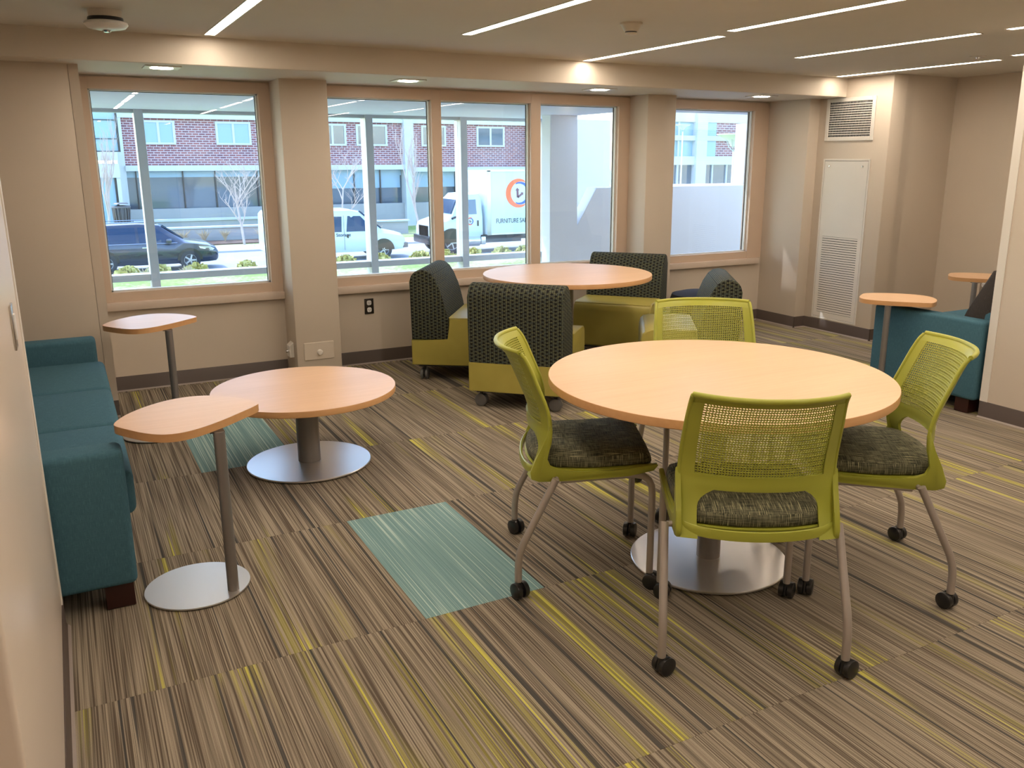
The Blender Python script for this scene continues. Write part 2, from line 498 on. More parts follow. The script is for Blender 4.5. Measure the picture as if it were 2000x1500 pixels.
# baseboards (rubber base with a paler toe)
def baseboard(name, p, q, side, h=0.10):
    """p->q along the wall foot, side = unit vector into the room"""
    p, q, n = Vector((*p, 0)), Vector((*q, 0)), Vector((*side, 0))
    d = (q-p).normalized(); L = (q-p).length
    mt = Matrix.Translation(p) @ Matrix(((d.x, n.x, 0, 0), (d.y, n.y, 0, 0), (0, 0, 1, 0), (0, 0, 0, 1)))
    b = MB(); b.prism([(-.01, 0), (.010, 0), (.008, .010), (.005, .016), (.005, h-.003), (.003, h), (-.01, h)], 'x', 0, L, mtx=mt)
    o = struct(name, b, M['base'])
    b = MB(); b.prism([(.004, 0), (.017, 0), (.013, .006), (.004, .011)], 'x', 0, L, mtx=mt)
    b.build('base_toe', M['base_edge'], o)
    return o
baseboard('baseboard_window_left', (0.19, YW), (1.335, YW), (0, -1))
baseboard('baseboard_window_middle', (1.66, YW), (4.27, YW), (0, -1))
baseboard('baseboard_window_right', (4.565, YW), (5.815, YW), (0, -1))
baseboard('baseboard_bay', (5.815, 5.68), (5.815, YW), (-1, 0))
baseboard('baseboard_bay_end', (5.815, 5.68), (5.937, 5.68), (0, -1))
baseboard('baseboard_vent', (5.937, 4.93), (5.937, 5.68), (-1, 0))
baseboard('baseboard_alcove', (5.937, 4.93), (6.7, 4.93), (0, -1))
baseboard('baseboard_right', (6.70, 3.08), (6.70, 4.93), (-1, 0))
baseboard('baseboard_right_near', (4.727, -2.9), (4.727, 3.077), (-1, 0))
baseboard('baseboard_left_pier', (-.8, 5.55), (0.187, 5.55), (0, -1))
baseboard('baseboard_left', (XN, 1.34), (XN, 2.985), (1, 0))

# ------------------------------------------------------------------ windows
SILL_T, SILL_B = 0.597, 0.545
ZG0, ZG1 = 0.660, 1.924
def window(name, x0, x1, panes, sill=(None, None)):
    """x0..x1 full frame width; panes = list of glass openings"""
    root = thing(name, kind='structure')
    b = MB()
    xs = [x0]+[v for p in panes for v in p]+[x1]
    yf, yb = YW-.002, YW+.10
    for i in range(0, len(xs), 2): b.box((xs[i], yf, SILL_T), (xs[i+1], yb, 1.995), bev=.0015, seg=1)
    for p in panes:
        b.box((p[0], yf+.001, ZG1), (p[1], yb, 1.995)); b.box((p[0], yf+.001, SILL_T), (p[1], yb, ZG0))
    b.build('window_frame', M['trim'], root)
    for p in panes:
        b = MB(); t = .011; g = .004
        for (a, c) in (((p[0], ZG0), (p[0]+t, ZG1)), ((p[1]-t, ZG0), (p[1], ZG1)), ((p[0], ZG0), (p[1], ZG0+t)), ((p[0], ZG1-t*.7), (p[1], ZG1))):
            b.box((a[0], YW+.035, a[1]), (c[0], YW+.062, c[1]))
        b.build('glazing_bead', M['bead'], root)
        b = MB(); q = (p[0]+g, p[1]-g)
        for (a, c) in (((q[0], ZG0), (q[0]+t, ZG1)), ((q[1]-t, ZG0), (q[1], ZG1)), ((q[0], ZG0), (q[1], ZG0+t)), ((q[0], ZG1-t), (q[1], ZG1))):
            b.box((a[0], YW+.062, a[1]), (c[0], YW+.070, c[1]))
        b.build('gasket', M['gasket'], root)
        b = MB(); b.box((p[0], YW+.072, ZG0), (p[1], YW+.078, ZG1)); b.build('pane', M['glass'], root)
    b = MB(); b.box((sill[0], YW-.045, SILL_B), (sill[1], YW+.02, SILL_T), bev=.005, seg=2)
    b.build('window_sill', M['sill'], root)
    return root
window('window_1', 0.187, 1.341, [(0.245, 1.264)], (0.187, 1.341))
window('window_2', 1.655, 4.275, [(1.705, 2.503), (2.580, 3.338), (3.424, 4.166)], (1.655, 4.275))
window('window_3', 4.56, 5.815, [(4.62, 5.643)], (4.56, 5.76))

# ------------------------------------------------------------------ carpet tiles (18 x 36 in), each one a part of the floor
TW, TL = 0.4571, 0.9144
X0, Y0 = 0.930, 2.465
b = MB(); b.box((-TW/2+.0005, -TL/2+.0005, -.006), (TW/2-.0005, TL/2-.0005, 0)); tile_o = b.build('carpet_tile', M['carpet'], floor, smooth=0)
tile_t = bpy.data.meshes.new('carpet_tile_teal'); tile_t = tile_o.data.copy(); tile_t.materials.clear(); tile_t.materials.append(M['carpet_teal'])
first = True
teal = {(0, 0), (-1, 2), (6, -2)}
for i in range(-4, 13):
    for j in range(-3, 5):
        o = tile_o if first else tile_o.copy()
        if not first: COL.objects.link(o)
        first = False
        o.location = (X0+TW*(i+.5), Y0+TL*(j+.5), 0)
        if (i, j) in teal:
            o.data = tile_t; o['label'] = 'teal carpet tile with pale lines'
        if (i+j) % 3 == 0: o.rotation_euler.z = PI

# ------------------------------------------------------------------ ceiling lights
def linear_light(x, y0, y1, label, w=0.052):
    root = thing('ceiling_light', label, 'ceiling light', (x, (y0+y1)/2, ZC), group='recessed linear ceiling lights')
    L = (y1-y0)/2
    b = MB()
    t = .006
    for a, c in (((-w/2-t, -L-t), (-w/2, L+t)), ((w/2, -L-t), (w/2+t, L+t)), ((-w/2, -L-t), (w/2, -L)), ((-w/2, L), (w/2, L+t))):
        b.box((*a, -.003), (*c, .01))
    b.build('frame', M['white'], root)
    b = MB(); b.box((-w/2, -L, -.001), (w/2, L, .01)); b.build('diffuser', M['lens'], root)
linear_light(0.835, 3.83, 5.205, 'leftmost ceiling strip light, cut by the top of the photo')
linear_light(2.057, 3.16, 4.535, 'ceiling strip light above the coffee table side, left of the smoke detector')
linear_light(3.310, 3.92, 5.320, 'short looking strip light just right of the smoke detector')
linear_light(3.223, 2.37, 3.745, 'ceiling strip light in front of the one beside the smoke detector')
linear_light(4.450, 3.18, 4.492, 'middle of the three strip lights at upper right')
linear_light(5.740, 3.92, 5.325, 'strip light nearest the supply grille wall')
linear_light(5.585, 2.35, 3.720, 'strip light at the right edge, mostly hidden by the wall')
for x, y0 in ((.835, 2.28), (.835, .73), (.835, -.82), (2.057, 1.61), (2.057, .06), (3.223, .82), (4.45, 1.63), (4.45, .08), (2.057, -1.7), (3.9, -1.7)):  # unseen strips continuing the rows, added to brighten the near left
    linear_light(x, y0, y0+1.375, 'ceiling strip light added out of view')

def downlight(x, y, label):
    root = thing('downlight', label, 'ceiling light', (x, y, ZB), group='square downlights in the window soffit')
    b = MB(); s, r = .095, .055
    for a, c in (((-s, -s), (-r, s)), ((r, -s), (s, s)), ((-r, -s), (r, -r)), ((-r, r), (r, s))): b.box((*a, -.006), (*c, .002), bev=.001, seg=1)
    b.build('frame', M['white'], root)
    b = MB(); b.prism(arc(0, 0, .060, 0, 345, 23), 'z', -.008, .0); b.build('lens', M['downlens'], root)
downlight(.608, 5.50, 'downlight above the left window')
downlight(2.125, 5.63, 'downlight above the pane with the white van')
downlight(3.64, 5.656, 'downlight above the right pane of the wide window')
downlight(5.198, 5.62, 'downlight above the narrow right window')

# detectors
def detector(x, y, label, k):
    root = thing('smoke_detector', label, 'smoke detector', (x, y, ZC))
    if k == 0:
        b = MB(); b.lathe([(.072, 0), (.070, -.030), (.066, -.034)], n=40); b.build('mounting_base', M['detector'], root)
        b = MB(); b.lathe([(0, -.032), (.074, -.032), (.076, -.040), (.072, -.048), (0, -.048)], n=40); b.build('dark_band', M['black'], root)
        b = MB(); b.lathe([(.074, -.046), (.090, -.052), (.093, -.062), (.080, -.076), (.045, -.084), (0, -.086)], n=40); b.build('cover', M['white_plastic'], root)
        b = MB(); b.lathe([(0, -.084), (.020, -.088), (.014, -.094), (0, -.096)], n=20); b.build('sensor', M['chrome'], root)
    else:
        b = MB(); b.lathe([(0, 0), (.056, 0), (.056, -.008), (.048, -.014), (.034, -.040), (0, -.040)], n=40); b.build('housing', M['detector'], root)
        b = MB(); b.lathe([(0, -.038), (.030, -.038), (.030, -.047), (0, -.047)], n=40); b.build('vent_slot', M['black'], root)
        b = MB(); b.lathe([(0, -.046), (.031, -.046), (.029, -.055), (0, -.057)], n=40); b.build('cap', M['detector'], root)
    return root
detector(.292, 4.607, 'round ceiling sensor with a dark band at upper left', 0)
detector(2.611, 3.779, 'small beige smoke detector between the ceiling strip lights', 1)
root = thing('sprinkler', 'low round sprinkler cover by the far right ceiling strip light', 'sprinkler', (5.438, 3.87, ZC))
b = MB(); b.lathe([(0, 0), (.05, 0), (.05, -.004), (.044, -.006), (0, -.006)], n=32); b.build('cover_plate', M['ceil'], root)
b = MB(); b.lathe([(0, -.005), (.014, -.005), (.010, -.016), (0, -.018)], n=16); b.build('head', M['chrome'], root)

# ------------------------------------------------------------------ vent wall: grille and access panel (x = 5.937, facing -x)
XV = 5.937
root = thing('supply_grille', 'square white ventilation grille high on the right wall', 'vent', (XV, 5.34, 1.827))
b = MB(); hy, hz, oy, oz = .222, .142, .259, .175
for a, c in (((-oy, -oz), (-hy, oz)), ((hy, -oz), (oy, oz)), ((-hy, -oz), (hy, -hz)), ((-hy, hz), (hy, oz))): b.box((-.008, *a), (.0, *c), bev=.002, seg=1)
b.build('frame', M['white'], root)
b = MB(); b.box((-.0005, -hy, -hz), (.0, hy, hz)); b.build('duct_shade_sheet', M['void'], root)  # near-black sheet paints the shade inside the duct
b = MB()
for i in range(14):
    z = -hz+(i+1)*2*hz/15
    b.box((-.007, -hy, z-.0030), (-.001, hy, z+.0030))
o = b.build('blade', M['white'], root); o['kind'] = 'stuff'
b = MB()
for i in range(30):
    y = -hy+(i+1)*2*hy/31
    b.box((-.003, y-.0012, -hz), (-.0015, y+.0012, hz))
o = b.build('rear_blade', M['bead'], root); o['kind'] = 'stuff'
root = thing('access_panel', 'tall white louvred access panel below the grille', 'panel', (XV, 5.338, 0.805))
b = MB(); oy, oz = .236, .682
for a, c in (((-oy-.016, -oz-.016), (-oy, oz+.016)), ((oy, -oz-.016), (oy+.016, oz+.016)), ((-oy, oz), (oy, oz+.016)), ((-oy, -oz-.016), (oy, -oz))): b.box((-.006, *a), (.0, *c), bev=.0015, seg=1)
b.build('frame', M['white'], root)
b = MB(); ly0, ly1, lz0, lz1 = -.194, .196, -.637, .038
g = .0025
for a, c in (((-oy+g, -oz+g), (ly0, oz-g)), ((ly1, -oz+g), (oy-g, oz-g)), ((ly0, lz1), (ly1, oz-g)), ((ly0, -oz+g), (ly1, lz0))): b.box((-.005, *a), (.0, *c))
b.build('door', M['white'], root)
b = MB(); b.box((-.0006, -oy, -oz), (.0, oy, oz)); b.build('dark_backing', M['void'], root)  # near-black sheet stands in for shade behind louvres and door gaps
b = MB(); N = 33
for i in range(N):
    z = lz0+(i+.5)*(lz1-lz0)/N
    b.prism([(-.0055, z-.0068), (-.001, z-.0010), (-.001, z+.0085), (-.0055, z+.0050)], 'y', ly0, ly1)
o = b.build('louvre', M['white'], root); o['kind'] = 'stuff'
for y in (-.18, .18):
    b = MB(); b.lathe([(0, .006), (.007, .005), (.009, 0)], n=16, mtx=Matrix.Translation((-.005, y, oz-.045)) @ Matrix.Rotation(-PI/2, 4, 'Y'))
    b.build('screw', M['steel'], root)

# ------------------------------------------------------------------ outlets, switch, boxes
def outlet(name, label, loc, normal, plate_m, face_m, w=.070, h=.115):
    """wall plate facing 'normal' ('-y' or '-x')"""
    root = thing(name, label, 'outlet', loc, 0 if normal == '-y' else -PI/2)
    b = MB(); b.box((-w/2, -.006, -h/2), (w/2, 0, h/2), bev=.002, seg=2); b.build('cover_plate', plate_m, root)
    for z in (-.026, .026):
        b = MB(); b.prism([(-.017, z-.010), (-.010, z-.0175), (.010, z-.0175), (.017, z-.010), (.017, z+.010), (.010, z+.0175), (-.010, z+.0175), (-.017, z+.010)], 'y', -.009, -.005, bev=.001, seg=1)
        f = b.build('socket', face_m, root)
        b = MB()
        for x in (-.006, .006): b.box((x-.0012, -.0095, z-.002), (x+.0012, -.0088, z+.007))
        b.prism(arc(0, z-.008, .0025, 0, 330, 11), 'y', -.0095, -.0088)
        b.build('slot', M['black'], f)
    b = MB(); b.lathe([(0, .002), (.003, .001), (.0035, 0)], n=12, mtx=Matrix.Translation((0, -.006, 0)) @ Matrix.Rotation(PI/2, 4, 'X')); b.build('screw', M['steel'], root)
    return root
M['dark_plate'] = mat('dark bronze plate', (0.05, 0.042, 0.036), 0.3, metal=0.6)
outlet('wall_outlet', 'dark outlet plate with white sockets under the wide window', (1.960, YW, .436), '-y', M['dark_plate'], M['white_plastic'])
outlet('wall_outlet', 'outlet on the far right wall behind the high side table', (6.70, 4.46, .46), '-x', M['steel'], M['white_plastic'])
root = thing('light_switch', 'stainless steel switch plate on the near left wall', 'switch', (XN, 2.575, 1.082), PI/2)
b = MB(); b.box((-.036, -.006, -.058), (.036, 0, .058), bev=.002, seg=2); b.build('cover_plate', M['steel'], root)
b = MB(); b.box((-.016, -.010, -.033), (.016, -.005, .033), bev=.002, seg=2); b.build('rocker', M['white_plastic'], root)
# access cover with knob on the pier and the small valve box on its side
root = thing('cover_plate', 'low beige cover plate with a round knob on the left pier', 'plate', (1.495, 5.89, .20))
b = MB(); b.box((-.105, -.008, -.062), (.105, 0, .062), bev=.003, seg=1); b.build('plate', M['wall'], root)
b = MB(); b.lathe([(.020, 0), (.020, .012), (.015, .020), (0, .022)], n=24, mtx=Matrix.Translation((0.003, -.008, -.010)) @ Matrix.Rotation(PI/2, 4, 'X')); b.build('knob', M['white'], root)
root = thing('coax_box', 'small beige junction box low on the side of the left pier', 'junction box', (1.341, 6.02, .20), PI/2)
b = MB(); b.prism([(0, -.05), (.028, -.05), (.028, .03), (0, .055)], 'y', -.045, .045, bev=.002, seg=1, mtx=Matrix.Rotation(PI/2, 4, 'Z')); b.build('housing', M['white'], root)
b = MB(); b.lathe([(.012, 0), (.012, .015), (.007, .020), (0, .02)], n=16, mtx=Matrix.Translation((0, .028, -.01)) @ Matrix.Rotation(-PI/2, 4, 'X')); b.build('connector', M['chrome'], root)

# ------------------------------------------------------------------ round tables
def round_table(label, x, y, zt, rt, rb, rp, th=.030, postmat='post'):
    root = thing('round_table', label, 'table', (x, y, 0))
    b = MB(); b.lathe([(0, zt), (rt-.0015, zt), (rt-.0015, zt-.001), (0, zt-.001)], n=128); 
    b.build('tabletop', M['maple'], root)
    b = MB(); b.lathe([(0, zt-.0012), (rt-.0008, zt-.0005), (rt, zt-.002), (rt, zt-th+.002), (rt-.002, zt-th), (0, zt-th)], n=128)
    b.build('edge_band', M['maple_edge'], root)
    b = MB(); b.lathe([(0, 0.004), (rb-.006, .004), (rb, .007), (rb, .012), (rb-.003, .0145), (rp+.02, .018), (0, .018)], n=96)
    b.build('base_disc', M['plate'], root)
    b = MB(); b.lathe([(0, 0), (rb-.02, 0), (rb-.02, .005), (0, .005)], n=64); b.build('glide_ring', M['black'], root)
    b = MB(); b.lathe([(rp, .014), (rp, zt-th-.012)], n=48); b.build('column', M[postmat], root)
    b = MB(); b.lathe([(0, zt-th-.014), (rp+.10, zt-th-.014), (rp+.11, zt-th-.001), (0, zt-th-.001)], n=48); b.build('mounting_plate', M['black'], root)
    return root
round_table('large round maple table with the four lime chairs around it', 2.057, 2.362, .738, .622, .298, .045)
round_table('round maple table by the windows among the four lounge seats', 3.044, 5.10, .738, .582, .29, .045, postmat='post')
round_table('low round maple coffee table on a steel disc base', .98, 4.186, .400, .447, .308, .056)

# ------------------------------------------------------------------ side tables with leaf shaped tops
leaf = [(-.314, .155), (-.300, .20), (-.262, .272), (-.187, .350), (-.115, .395), (-.045, .410), (.017, .396), (.087, .346), (.140, .275), (.168, .215), (.173, .185),
        (.158, .162), (.100, .105), (.020, .030), (-.050, -.022), (-.100, -.048), (-.145, -.055), (-.190, -.040), (-.235, .005), (-.285, .085), (-.308, .125)]
def smooth_poly(p, it=2):
    for _ in range(it):
        q = []
        for i in range(len(p)):
            a, c = p[i], p[(i+1) % len(p)]
            q += [(a[0]*.75+c[0]*.25, a[1]*.75+c[1]*.25), (a[0]*.25+c[0]*.75, a[1]*.25+c[1]*.75)]
        p = q
    return p
leafs = smooth_poly(leaf)
def side_table(label, x, y, rot=0.0):
    root = thing('side_table', label, 'side table', (x, y, 0), rot, group='maple side tables on steel posts')
    zt = .632
    b = MB(); b.prism(leafs[::-1], 'z', zt-.001, zt); b.build('tabletop', M['maple'], root)
    b = MB(); b.prism([(p[0]*1.004, p[1]*1.004) for p in leafs][::-1], 'z', zt-.028, zt-.0006, bev=.0015, seg=1); b.build('edge_band', M['maple_edge'], root)
    b = MB(); b.tube([(0, 0, .008), (0, 0, zt-.028)], .0195, 24); b.build('post', M['post'], root)
    c = (-.106, .098)
    b = MB(); b.lathe([(0, .003), (.177, .003), (.180, .006), (.179, .0105), (0, .0105)], center=(*c, 0), n=72); b.build('base_disc', M['plate'], root)
    b = MB(); b.box((-.03, -.01, zt-.031), (.018, .04, zt-.0275)); b.build('mounting_plate', M['black'], root)
    return root
side_table('nearest side table, its top overlapping the coffee table in view', .394, 2.968)
side_table('side table at the window end of the left sofa', .452, 4.973)
side_table('side table at the window corner of the right sofa', 4.535, 3.645, -PI/2)
side_table('farthest side table, partly behind the right wall corner', 5.985, 4.06, -PI/2)

# ------------------------------------------------------------------ sofas (local: faces +y, origin at centre of floor)
def sofa(label, x, y, rot, n, W, D=.76, arm=.125):
    root = thing('sofa', label, 'sofa', (x, y, 0), rot)
    hw = W/2; H = .572
    b = MB(); b.box((-hw+arm, -D/2+.02, .09), (hw-arm, D/2-.03, .29), bev=.012); b.build('base', M['teal_fabric'], root)
    for s in (-1, 1):
        x0, x1 = sorted((s*hw, s*(hw-arm)))
        b = MB(); b.box((x0, -D/2, .09), (x1, D/2-.02, H), bev=.022, seg=4); b.build('arm', M['teal_fabric'], root)
    cw = (W-2*arm)/n
    for i in range(n):
        cx = -hw+arm+cw*(i+.5)
        b = MB(); b.box((cx-cw/2+.001, -D/2+.17, .29), (cx+cw/2-.001, D/2+.008, .455), bev=.030, seg=4)
        for v in b.bm.verts:
            if v.co.z > .40:
                u = (v.co.x-cx)/(cw/2); w = (v.co.y+.08)/(D/2)
                v.co.z += .012*max(0, 1-u*u)*max(0, 1-w*w)
        b.build('seat_cushion', M['teal_fabric'], root)
    b = MB(); b.prism([(-D/2+.005, .10), (-D/2+.005, .60), (-D/2+.05, .62), (-D/2+.08, .60), (-D/2+.17, .10)], 'x', -hw+arm, hw-arm, bev=.010); b.build('back', M['teal_fabric'], root)
    for i in range(n):
        cx = -hw+arm+cw*(i+.5)
        b = MB(); b.prism([(-D/2+.085, .46), (-D/2+.015, .63), (-D/2+.005, .84), (-D/2+.03, .87), (-D/2+.07, .86), (-D/2+.20, .60), (-D/2+.26, .47)], 'x', cx-cw/2+.002, cx+cw/2-.002, bev=.018, seg=3)
        b.build('back_cushion', M['grey_fabric'], root)
    for sx in (-1, 1):
        for sy in (-1, 1):
            fx, fy = sx*(hw-.075), sy*(D/2-.085)
            b = MB(); b.prism([(fx-.05, fy-.04), (fx+.05, fy-.04), (fx+.05, fy+.05), (fx-.05, fy+.05)], 'z', 0, .092, bev=.004, seg=1)
            b.build('foot', M['foot'], root)
    return root
sofa('long teal three-cushion sofa along the left wall', -.265, 4.10, -PI/2, 3, 2.18, D=.76)
sofa2 = sofa('short teal sofa in the right alcove with grey back cushions', 5.325, 3.50, 0, 2, 1.26, D=.80)
# ------------------------------------------------------------------ lounge seats (local: faces +y, back face at y=0)
def lounge_seat():
    root = thing('lounge_seat')
    hw = .30
    prof = [(0.004, .292), (0.0, .69)] + arc(.085, .69, .085, 175, 85, 7) + [(.125, .768), (.158, .742), (.190, .690), (.216, .620), (.238, .540), (.254, .470), (.262, .440), (.265, .292)]
    b = MB(); b.prism(prof, 'x', -hw, hw, bev=.012, seg=3); b.build('backrest', M['dotted'], root)
    prof = [(0, .112), (.60, .112), (.615, .125), (.62, .15), (.62, .385), (.612, .420), (.590, .440), (.55, .447), (.267, .450), (.267, .290), (0, .290)]
    b = MB(); b.prism(prof, 'x', -hw, hw, bev=.010, seg=3); b.build('seat', M['vinyl'], root)
    b = MB()
    b.tube([(-hw-.0005, .27, .4475), (-hw-.0005, .56, .444)], .0018, 6); b.tube([(-hw+.006, .592, .4405), (hw-.006, .592, .4405)], .0018, 6)
    b.tube([(hw+.0005, .27, .4475), (hw+.0005, .56, .444)], .0018, 6)
    b.build('seam', M['vinyl'], root)
    b = MB(); b.box((-hw+.04, .04, .095), (hw-.04, .58, .114)); b.build('underframe', M['black'], root)
    for sx in (-1, 1):
        for y in (.075, .545):
            c = (sx*(hw-.06), y)
            b = MB(); b.tube([(c[0], c[1], .055), (c[0], c[1], .10)], .012, 10); b.box((c[0]-.022, c[1]-.006, .03), (c[0]+.022, c[1]+.006, .070), bev=.004)
            f = b.build('caster', M['black'], root)
            for s in (-1, 1):
                mt = Matrix.Translation((c[0], c[1]+s*.017, .040)) @ Matrix.Rotation(PI/2, 4, 'X')
                b = MB(); b.lathe([(0, -.010), (.031, -.010), (.038, -.007), (.040, 0), (.038, .007), (.031, .010), (0, .010)], n=28, mtx=mt)
                b.build('wheel', M['darkgrey'], f)
    return root
LG = 'lounge seats around the window table'
ls0 = lounge_seat()
def place_lounge(o, c, ang, label):
    """c = point under the rear middle of the backrest, ang = heading"""
    o.location = (c[0], c[1], 0); o.rotation_euler = (0, 0, math.radians(ang-90))
    tag(o, label, 'lounge chair', LG)
lounges = [((2.325, 4.505), 46, 'lounge seat with its dotted back turned to the camera'),
           ((2.215, 5.765), -35, 'lounge seat at the left of the window table, seen from the side'),
           ((4.04, 5.76), 222, 'lounge seat beyond the window table, facing the camera'),
           ((3.86, 4.30), 146, 'lounge seat at the right of the window table, facing left')]
for k, (c, a, l) in enumerate(lounges):
    place_lounge(ls0 if k == 0 else copy_tree(ls0), c, a, l)

# low black rounded form added for a dark shape by the window
root = thing('hump', 'black low ottoman half hidden behind the lounge seats', 'hump', (4.66, 5.62, 0), .3)
b = MB(); b.lathe([(0, .02), (.24, .02), (.25, .05), (.255, .36), (.24, .405), (.16, .425), (0, .43)], n=40); b.build('seat', M['void'], root)
b = MB(); b.lathe([(0, 0), (.22, 0), (.22, .022), (0, .022)], n=40); b.build('plinth', M['black'], root)

# ------------------------------------------------------------------ lime stacking chairs (local: faces +y, origin centre of floor)
def interp(tab, z):
    tab = sorted(tab)
    if z <= tab[0][0]: return tab[0][1]
    for (a, va), (c, vc) in zip(tab, tab[1:]):
        if z <= c: 
            t = (z-a)/(c-a); return va+(vc-va)*t
    return tab[-1][1]
YS = [(.42, -.185), (.445, -.170), (.486, -.146), (.52, -.132), (.551, -.124), (.597, -.119), (.64, -.123), (.679, -.133), (.72, -.149), (.766, -.168), (.81, -.186), (.845, -.203), (.862, -.215), (.872, -.226)]
HW = [(.42, .236), (.475, .238), (.55, .234), (.60, .231), (.70, .228), (.78, .224), (.84, .219), (.872, .2165)]
BUL = [(.42, .030), (.50, .045), (.58, .070), (.70, .078), (.872, .080)]
def backpt(u, z, off=0.0):
    """u in -1..1 across, z height; off > 0 pushes rearwards"""
    w = interp(HW, z)
    return Vector((u*w, interp(YS, z)-interp(BUL, z)*(1-abs(u)**2.2)-off, z))
def shell_patch(b, us_fn, zs, th=.007, nu=28):
    """solid curved patch: us_fn(z)->(u0,u1)"""
    F, R = [], []
    for z in zs:
        u0, u1 = us_fn(z)
        F.append([b.bm.verts.new(backpt(u0+(u1-u0)*k/nu, z, 0)) for k in range(nu+1)])
        R.append([b.bm.verts.new(backpt(u0+(u1-u0)*k/nu, z, th)) for k in range(nu+1)])
    m = len(zs)-1
    for i in range(m):
        for k in range(nu):
            b.bm.faces.new([F[i][k], F[i][k+1], F[i+1][k+1], F[i+1][k]]); b.bm.faces.new([R[i][k+1], R[i][k], R[i+1][k], R[i+1][k+1]])
        b.bm.faces.new([F[i][0], F[i+1][0], R[i+1][0], R[i][0]]); b.bm.faces.new([F[i+1][nu], F[i][nu], R[i][nu], R[i+1][nu]])
    for k in range(nu):
        b.bm.faces.new([F[0][k+1], F[0][k], R[0][k], R[0][k+1]]); b.bm.faces.new([F[m][k], F[m][k+1], R[m][k+1], R[m][k]])
def lime_chair():
    root = thing('stacking_chair')
    ZT, ZP1, ZP0, ZBD = .872, .846, .612, .556
    def pu(z): return .815+.09*(z-.6)                  # edge of perforated field
    b = MB()
    zz = lambda a, c, n: [a+(c-a)*i/n for i in range(n+1)]
    shell_patch(b, lambda z: (-1, 1), zz(ZP1, ZT, 3))                         # top rail
    shell_patch(b, lambda z: (-1, -pu(z)), zz(ZP0, ZP1, 16), th=.009, nu=3); shell_patch(b, lambda z: (pu(z), 1), zz(ZP0, ZP1, 16), th=.009, nu=3)
    shell_patch(b, lambda z: (-1, 1), zz(ZBD+.012, ZP0, 5), th=.009, nu=32)            # lower band
    # rounded flange around the outside of the back
    for s in (-1, 1):
        path = [backpt(s*.985, z, .004) for z in zz(.60, ZT-.004, 18)]
        b.tube(path, .0075, 8)
    b.tube([backpt(-.985+1.97*k/24, ZT, .004) for k in range(25)], .0085, 8)
    # side arms that come down to the seat rail, widening at the band
    for s in (-1, 1):
        zs = zz(.425, ZBD+.012, 10)
        def us(z, s=s):
            t = (z-.425)/(ZBD+.012-.425)
            inner = .75 if t < .6 else .75-.18*((t-.6)/.4)**2.2
            return (s, s*inner) if s < 0 else (s*inner, s)
        shell_patch(b, us, zs, th=.009, nu=4)
        # outer cheek with depth
        prof = [(-.119, .60), (-.122, .555), (-.140, .497), (-.128, .470), (-.095, .456), (-.03, .452), (.10, .455), (.205, .470), (.245, .478), (.250, .470), (.235, .452), (.15, .434), (.02, .424), (-.10, .418), (-.165, .416), (-.192, .425), (-.196, .45), (-.176, .50), (-.146, .555), (-.128, .62), (-.124, .62)]
        b.prism(prof, 'x', s*.231-.008, s*.231+.008, bev=.003, seg=1)
    # rear rim under the seat
    rimv = []
    for k in range(25):
        t = PI*k/24; cx_, cy_, cz_ = .226*math.cos(t), -.156-.066*math.sin(t), .460-.020*math.sin(t)
        nx_, ny_ = math.cos(t)*.6, -math.sin(t)
        rimv.append([b.bm.verts.new((cx_+nx_*o_, cy_+ny_*o_, cz_+z_)) for o_, z_ in ((0, -.016), (.004, -.015), (.006, 0), (.004, .014), (0, .016), (-.006, .012), (-.006, -.012))])
    for A, B in zip(rimv, rimv[1:]):
        for k in range(7): b.bm.faces.new([A[k], A[(k+1) % 7], B[(k+1) % 7], B[k]])
    b.bm.faces.new(rimv[0]); b.bm.faces.new(rimv[-1][::-1])
    b.build('back_frame', M['lime'], root, smooth=50)
    # perforated field: rows of diamond holes, real geometry
    b = MB(); NC, NR = 46, 30
    grid = {}
    def gp(i, j):
        if (i, j) not in grid:
            z = ZP0+(ZP1-ZP0)*j/NR; e = pu(z)
            sh = 0 if j % 2 == 0 or i in (0, NC) else .5; grid[(i, j)] = b.bm.verts.new(backpt(-e+2*e*min(NC-.25, i+sh*1.0)/NC if 0 < i < NC else -e+2*e*i/NC, z, .002))
        return grid[(i, j)]
    for i in range(NC):
        for j in range(NR):
            c = [gp(i, j), gp(i+1, j), gp(i+1, j+1), gp(i, j+1)]
            z = ZP0+(ZP1-ZP0)*(j+.5)/NR; e = pu(z); du = 2*e/NC; dz = (ZP1-ZP0)/NR
            cc = sum((q.co for q in c), Vector())/4
            k1, k2 = (.74, .62) if j % 2 else (.62, .74)
            hole = [b.bm.verts.new(cc+(q.co-cc)*(k1 if k % 2 else k2)) for k, q in enumerate(c)]
            for k in range(4):
                b.bm.faces.new([c[k], c[(k+1) % 4], hole[(k+1) % 4], hole[k]])
    o = b.build('perforated_panel', M['lime'], root, smooth=60)
    md = o.modifiers.new('solid', 'SOLIDIFY'); md.thickness = .003; md.offset = 1
    # seat shell + cushion
    def seat_outline(sc, y0, y1):
        pts = [(-.212*sc, y0+.05), (-.185*sc, y0+.015), (-.10*sc, y0-.012), (0, y0-.020), (.10*sc, y0-.012), (.185*sc, y0+.015), (.212*sc, y0+.05),
               (.228*sc, 0), (.226*sc, y1-.05), (.205*sc, y1-.012), (.17*sc, y1), (-.17*sc, y1), (-.205*sc, y1-.012), (-.226*sc, y1-.05), (-.228*sc, 0)]
        return smooth_poly(pts, 2)
